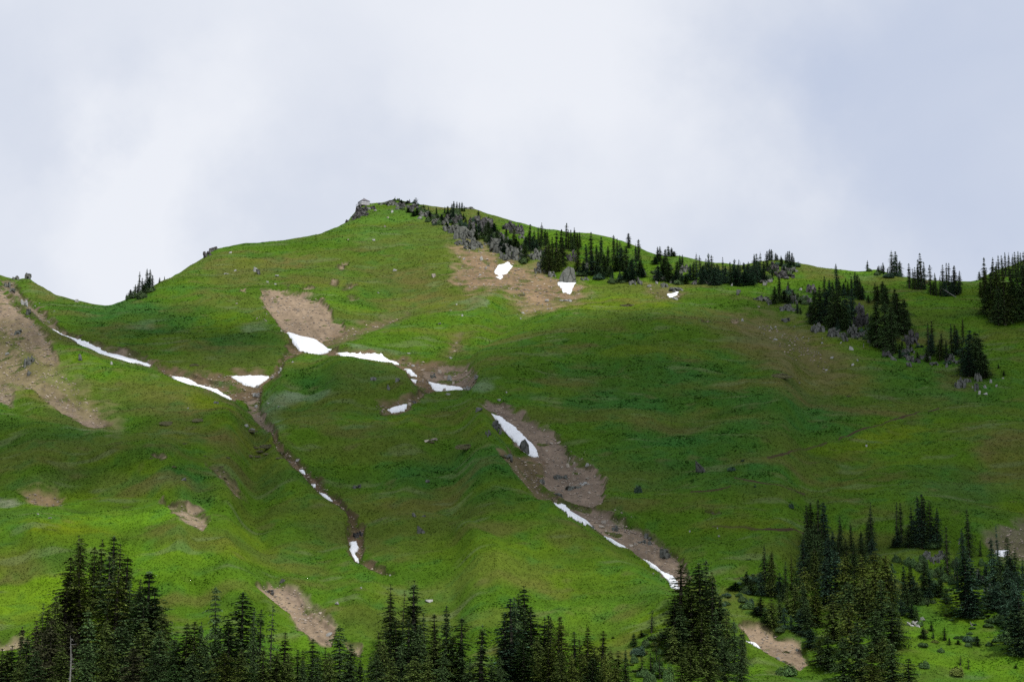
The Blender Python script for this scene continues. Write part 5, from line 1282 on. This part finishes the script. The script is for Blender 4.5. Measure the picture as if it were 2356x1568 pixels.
def build_snags():
    for (o_, cx, cy, L, lean, lab, nm) in [
        ((2048, 800), 60, 440, 90, -.6, "bleached dead stem in the gap between two crags of the upper belt", 'dead_branch'),
        ((2048, 800), 560, 440, 55, -1.0, "short bleached stem on the dark crag above the round boulder", 'dead_branch'),
        ((2048, 800), 1880, 750, 75, .5, "forked grey stem in the tangle under the low fir row", 'dead_branch'),
        ((2048, 800), 1810, 760, 60, -.7, "bare grey stem left of the forked one under the fir row", 'dead_branch'),
        ((2048, 800), 710, 560, 60, -.9, "thin pale stem leaning in front of the upper belt", 'dead_branch'),
        ((3072, 900), 1740, 665, 150, -1.05, "long pale fallen log by the skyline spires on the pass", 'fallen_log'),
        ((3072, 900), 880, 1140, 45, -.2, "short pale stub below the right fir groves", 'dead_branch'),
        ((3072, 2044), 1755, 295, 66, -.08, "upright white post-like stub on the right meadow", 'dead_branch'),
        ((3072, 2044), 770, 460, 110, .15, "white forked snag top among the lower right hemlocks", 'dead_branch'),
        ((3072, 2044), 1885, 1100, 60, -.5, "curved pale stick on the lower right meadow", 'dead_branch'),
        ((1024, 700), 1755, 420, 70, .6, "pale twisted stem at the left end of the summit cliffs", 'dead_branch'),
        ((0, 1400), 1620, 985, 80, -1.35, "thin white fallen stick on the left meadow", 'fallen_log'),
    ]:
        x, y = crop(*o_)(cx, cy)
        add_snag(x, y, L * KC, lean, lab, nm)
    # the little post on the summit ridge
    x, y = 1 / 1.73854 * (1380 + 1175 / 5.89), 1 / 1.73854 * (760 + 243 / 5.89)
    P = terrain_point(np.array([x]), np.array([max(y, float(ridge_y(x)) + 1)]))[0]
    v, f = [], []
    stick(v, f, (0, 0, -.6), (.12, 0, 1.9), .09, .07); stick(v, f, (-.28, 0, 1.35), (.42, 0, 1.5), .05, .05)
    tag(obj('marker_post', new_mesh('marker_post', v, f, M_DEAD), loc=P), "thin wooden marker post on the rocky summit ridge right of the cabin", "post")


build_snags()


# ------------------------------------------------------------------ fire lookout cabin on the summit crag
def boxv(x0, x1, y0, y1, z0, z1):
    v = [(x, y, z) for z in (z0, z1) for x, y in ((x0, y0), (x1, y0), (x1, y1), (x0, y1))]
    f = [(0, 3, 2, 1), (4, 5, 6, 7), (0, 1, 5, 4), (1, 2, 6, 5), (2, 3, 7, 6), (3, 0, 4, 7)]
    return v, f


def boxes(name, lst, mat, parent):
    V, Fc = [], []
    for b in lst:
        v, f = boxv(*b); k = len(V); V += v; Fc += [tuple(i + k for i in q) for q in f]
    return obj(name, new_mesh(name, V, Fc, mat), parent)


def build_cabin():
    white = material('white_painted_boards', (.50, .50, .53), rough=.7, noise=(3, .08), bump=(6, .3, .03))
    roofm = material('grey_shingles', (.155, .15, .165), noise=(4, .25), bump=(9, .6, .04))
    timber = material('weathered_timber', (.24, .22, .22), noise=(4, .25))
    rail = material('pale_timber', (.36, .36, .37), noise=(4, .15))
    glass = material('dark_window', (.03, .035, .045), rough=.15, spec=.5)
    x, y = (1380 + 440 / 5.89) / 1.73854, (760 + 372 / 5.89) / 1.73854
    y = max(y, float(ridge_y(x)) + 1.0)
    P = terrain_point(np.array([x]), np.array([y]))[0]
    root = bpy.data.objects.new('lookout_cabin', None); COL.objects.link(root)
    zb = at_range(np.array([x]), np.array([(760 + 335 / 5.89) / 1.73854]), np.array([P[1]]))[0][2]
    root.location = (P[0], P[1] + 1.0, zb - .5); root.scale = (.88, .88, .86)
    root.rotation_euler = (0, 0, RAD(25))
    tag(root, "small white fire lookout cabin with grey pyramid roof on the summit crag", "cabin")
    s = 2.15
    # walls, front (-y) and left (-x) faces with shuttered openings
    boxes('wall', [(-s, s, -s, s, 0, 2.15)], white, root)
    boxes('wall_trim', [(-s - .03, s + .03, -s - .03, s + .03, .95, 1.04)] + [(a - .06, a + .06, -s - .05, -s - .001, .0, 2.14) for a in (-s + .06, -.72, .72, s - .06)] + [(-s - .05, -s - .001, a - .06, a + .06, 0, 2.14) for a in (-.72, .72, s - .06)], rail, root)
    for a in (-1.43, 0, 1.43):
        sh = boxes('shutter', [(a - .58, a + .58, -s - .07, -s - .002, 1.08, 1.98)], white, root)
    for a in (-1.43, 0):
        boxes('shutter', [(-s - .07, -s - .002, a - .58, a + .58, 1.08, 1.98)], white, root)
    w = boxes('window', [(-s - .04, -s - .002, .9, 1.98, 1.08, 1.98)], glass, root)
    boxes('frame', [(-s - .08, -s - .002, .84, .9, 1.03, 2.03), (-s - .08, -s - .002, 1.98, 2.04, 1.03, 2.03), (-s - .07, -s - .003, 1.41, 1.47, 1.08, 1.98)], white, w)
    e = s + .28
    v = [(-e, -e, 2.12), (e, -e, 2.12), (e, e, 2.12), (-e, e, 2.12), (0, 0, 3.95), (-e, -e, 2.02), (e, -e, 2.02), (e, e, 2.02), (-e, e, 2.02)]
    f = [(0, 1, 4), (1, 2, 4), (2, 3, 4), (3, 0, 4), (0, 5, 6, 1), (1, 6, 7, 2), (2, 7, 8, 3), (3, 8, 5, 0), (5, 8, 7, 6)]
    r = obj('roof', new_mesh('roof', v, f, roofm), root)
    boxes('roof_cap', [(-.12, .12, -.12, .12, 3.82, 4.06)], roofm, r)
    d = s + .8
    boxes('deck', [(-d, d, -d, d, -.22, -.02)], timber, root)
    for (px, py) in [(-d + .15, -d + .15), (0, -d + .15), (d - .15, -d + .15), (-d + .15, 0), (-d + .15, d - .15), (d - .15, d - .15)]:
        boxes('support_post', [(px - .12, px + .12, py - .12, py + .12, -2.6, -.22)], timber, root)
    rl = []
    for zz in (.5, 1.0):
        rl += [(-d, d + 1.4, -d, -d + .08, zz, zz + .09), (-d, -d + .08, -d + .09, d, zz, zz + .09)]
    o = boxes('railing', rl, rail, root)
    for k in range(5):
        a = -d + .1 + k * (2 * d - .2) / 4
        boxes('baluster', [(a - .06, a + .06, -d - .04, -d + .1, -.02, 1.1)], rail, o)
        if k:
            boxes('baluster', [(-d - .04, -d + .1, a - .06, a + .06, -.02, 1.1)], rail, o)


build_cabin()
write_labels()

# ------------------------------------------------------------------ unseen clouds added overhead, out of the frame, to shade parts of the slope
SHADE_CLOUDS = [(1900, 950, 125, 150, 0, 30), (2330, 900, 110, 190, 10, 30), (2080, 1110, 130, 90, 0, 20), (1500, 1000, 60, 90, 0, 22), (330, 790, 50, 45, 10, 18), (170, 1050, 75, 42, 0, 18), (800, 930, 45, 50, 0, 16), (1150, 1080, 60, 60, 0, 18)]


def build_shade_clouds():
    m = bpy.data.materials.new('thin_shade_cloud'); m.use_nodes = True
    N, L = m.node_tree.nodes, m.node_tree.links
    N.clear()
    out = N.new('ShaderNodeOutputMaterial'); d = N.new('ShaderNodeBsdfDiffuse'); d.inputs[0].default_value = (.9, .9, .92, 1)
    t = N.new('ShaderNodeBsdfTransparent'); mx = N.new('ShaderNodeMixShader'); mx.inputs[0].default_value = .72
    L.new(t.outputs[0], mx.inputs[1]); L.new(d.outputs[0], mx.inputs[2]); L.new(mx.outputs[0], out.inputs[0])
    for k, (gx, gy, wx, wy, tilt, thick) in enumerate(SHADE_CLOUDS):
        g = terrain_point(np.array([gx]), np.array([gy]))[0]
        c = g + SUN_DIR * 900
        rng = np.random.default_rng(k)
        bm = bmesh.new()
        bmesh.ops.create_icosphere(bm, subdivisions=5, radius=1)
        for v in bm.verts:
            p = np.array(v.co)
            a = 1 + .16 * float(pnoise(p[0] * 2.2 + k * 7, p[1] * 2.2 + p[2], 500)) + .10 * float(pnoise(p[0] * 5 + k, p[1] * 5 - p[2] * 2, 501))
            v.co = Vector(p * a)
            v.co.z *= 1 if v.co.z > 0 else .5
        me = bpy.data.meshes.new('shade_cloud'); bm.to_mesh(me); bm.free(); me.materials.append(m)
        me.polygons.foreach_set('use_smooth', np.ones(len(me.polygons), bool))
        o = obj('shade_cloud', me, loc=c); o.scale = (wx, wy, thick); o.rotation_euler = (0, 0, RAD(tilt))
        tag(o, "one of the thin clouds added out of frame to shade the slope", "shade_cloud", "unseen clouds added to shade the slope")
        o['kind'] = 'structure'


build_shade_clouds()
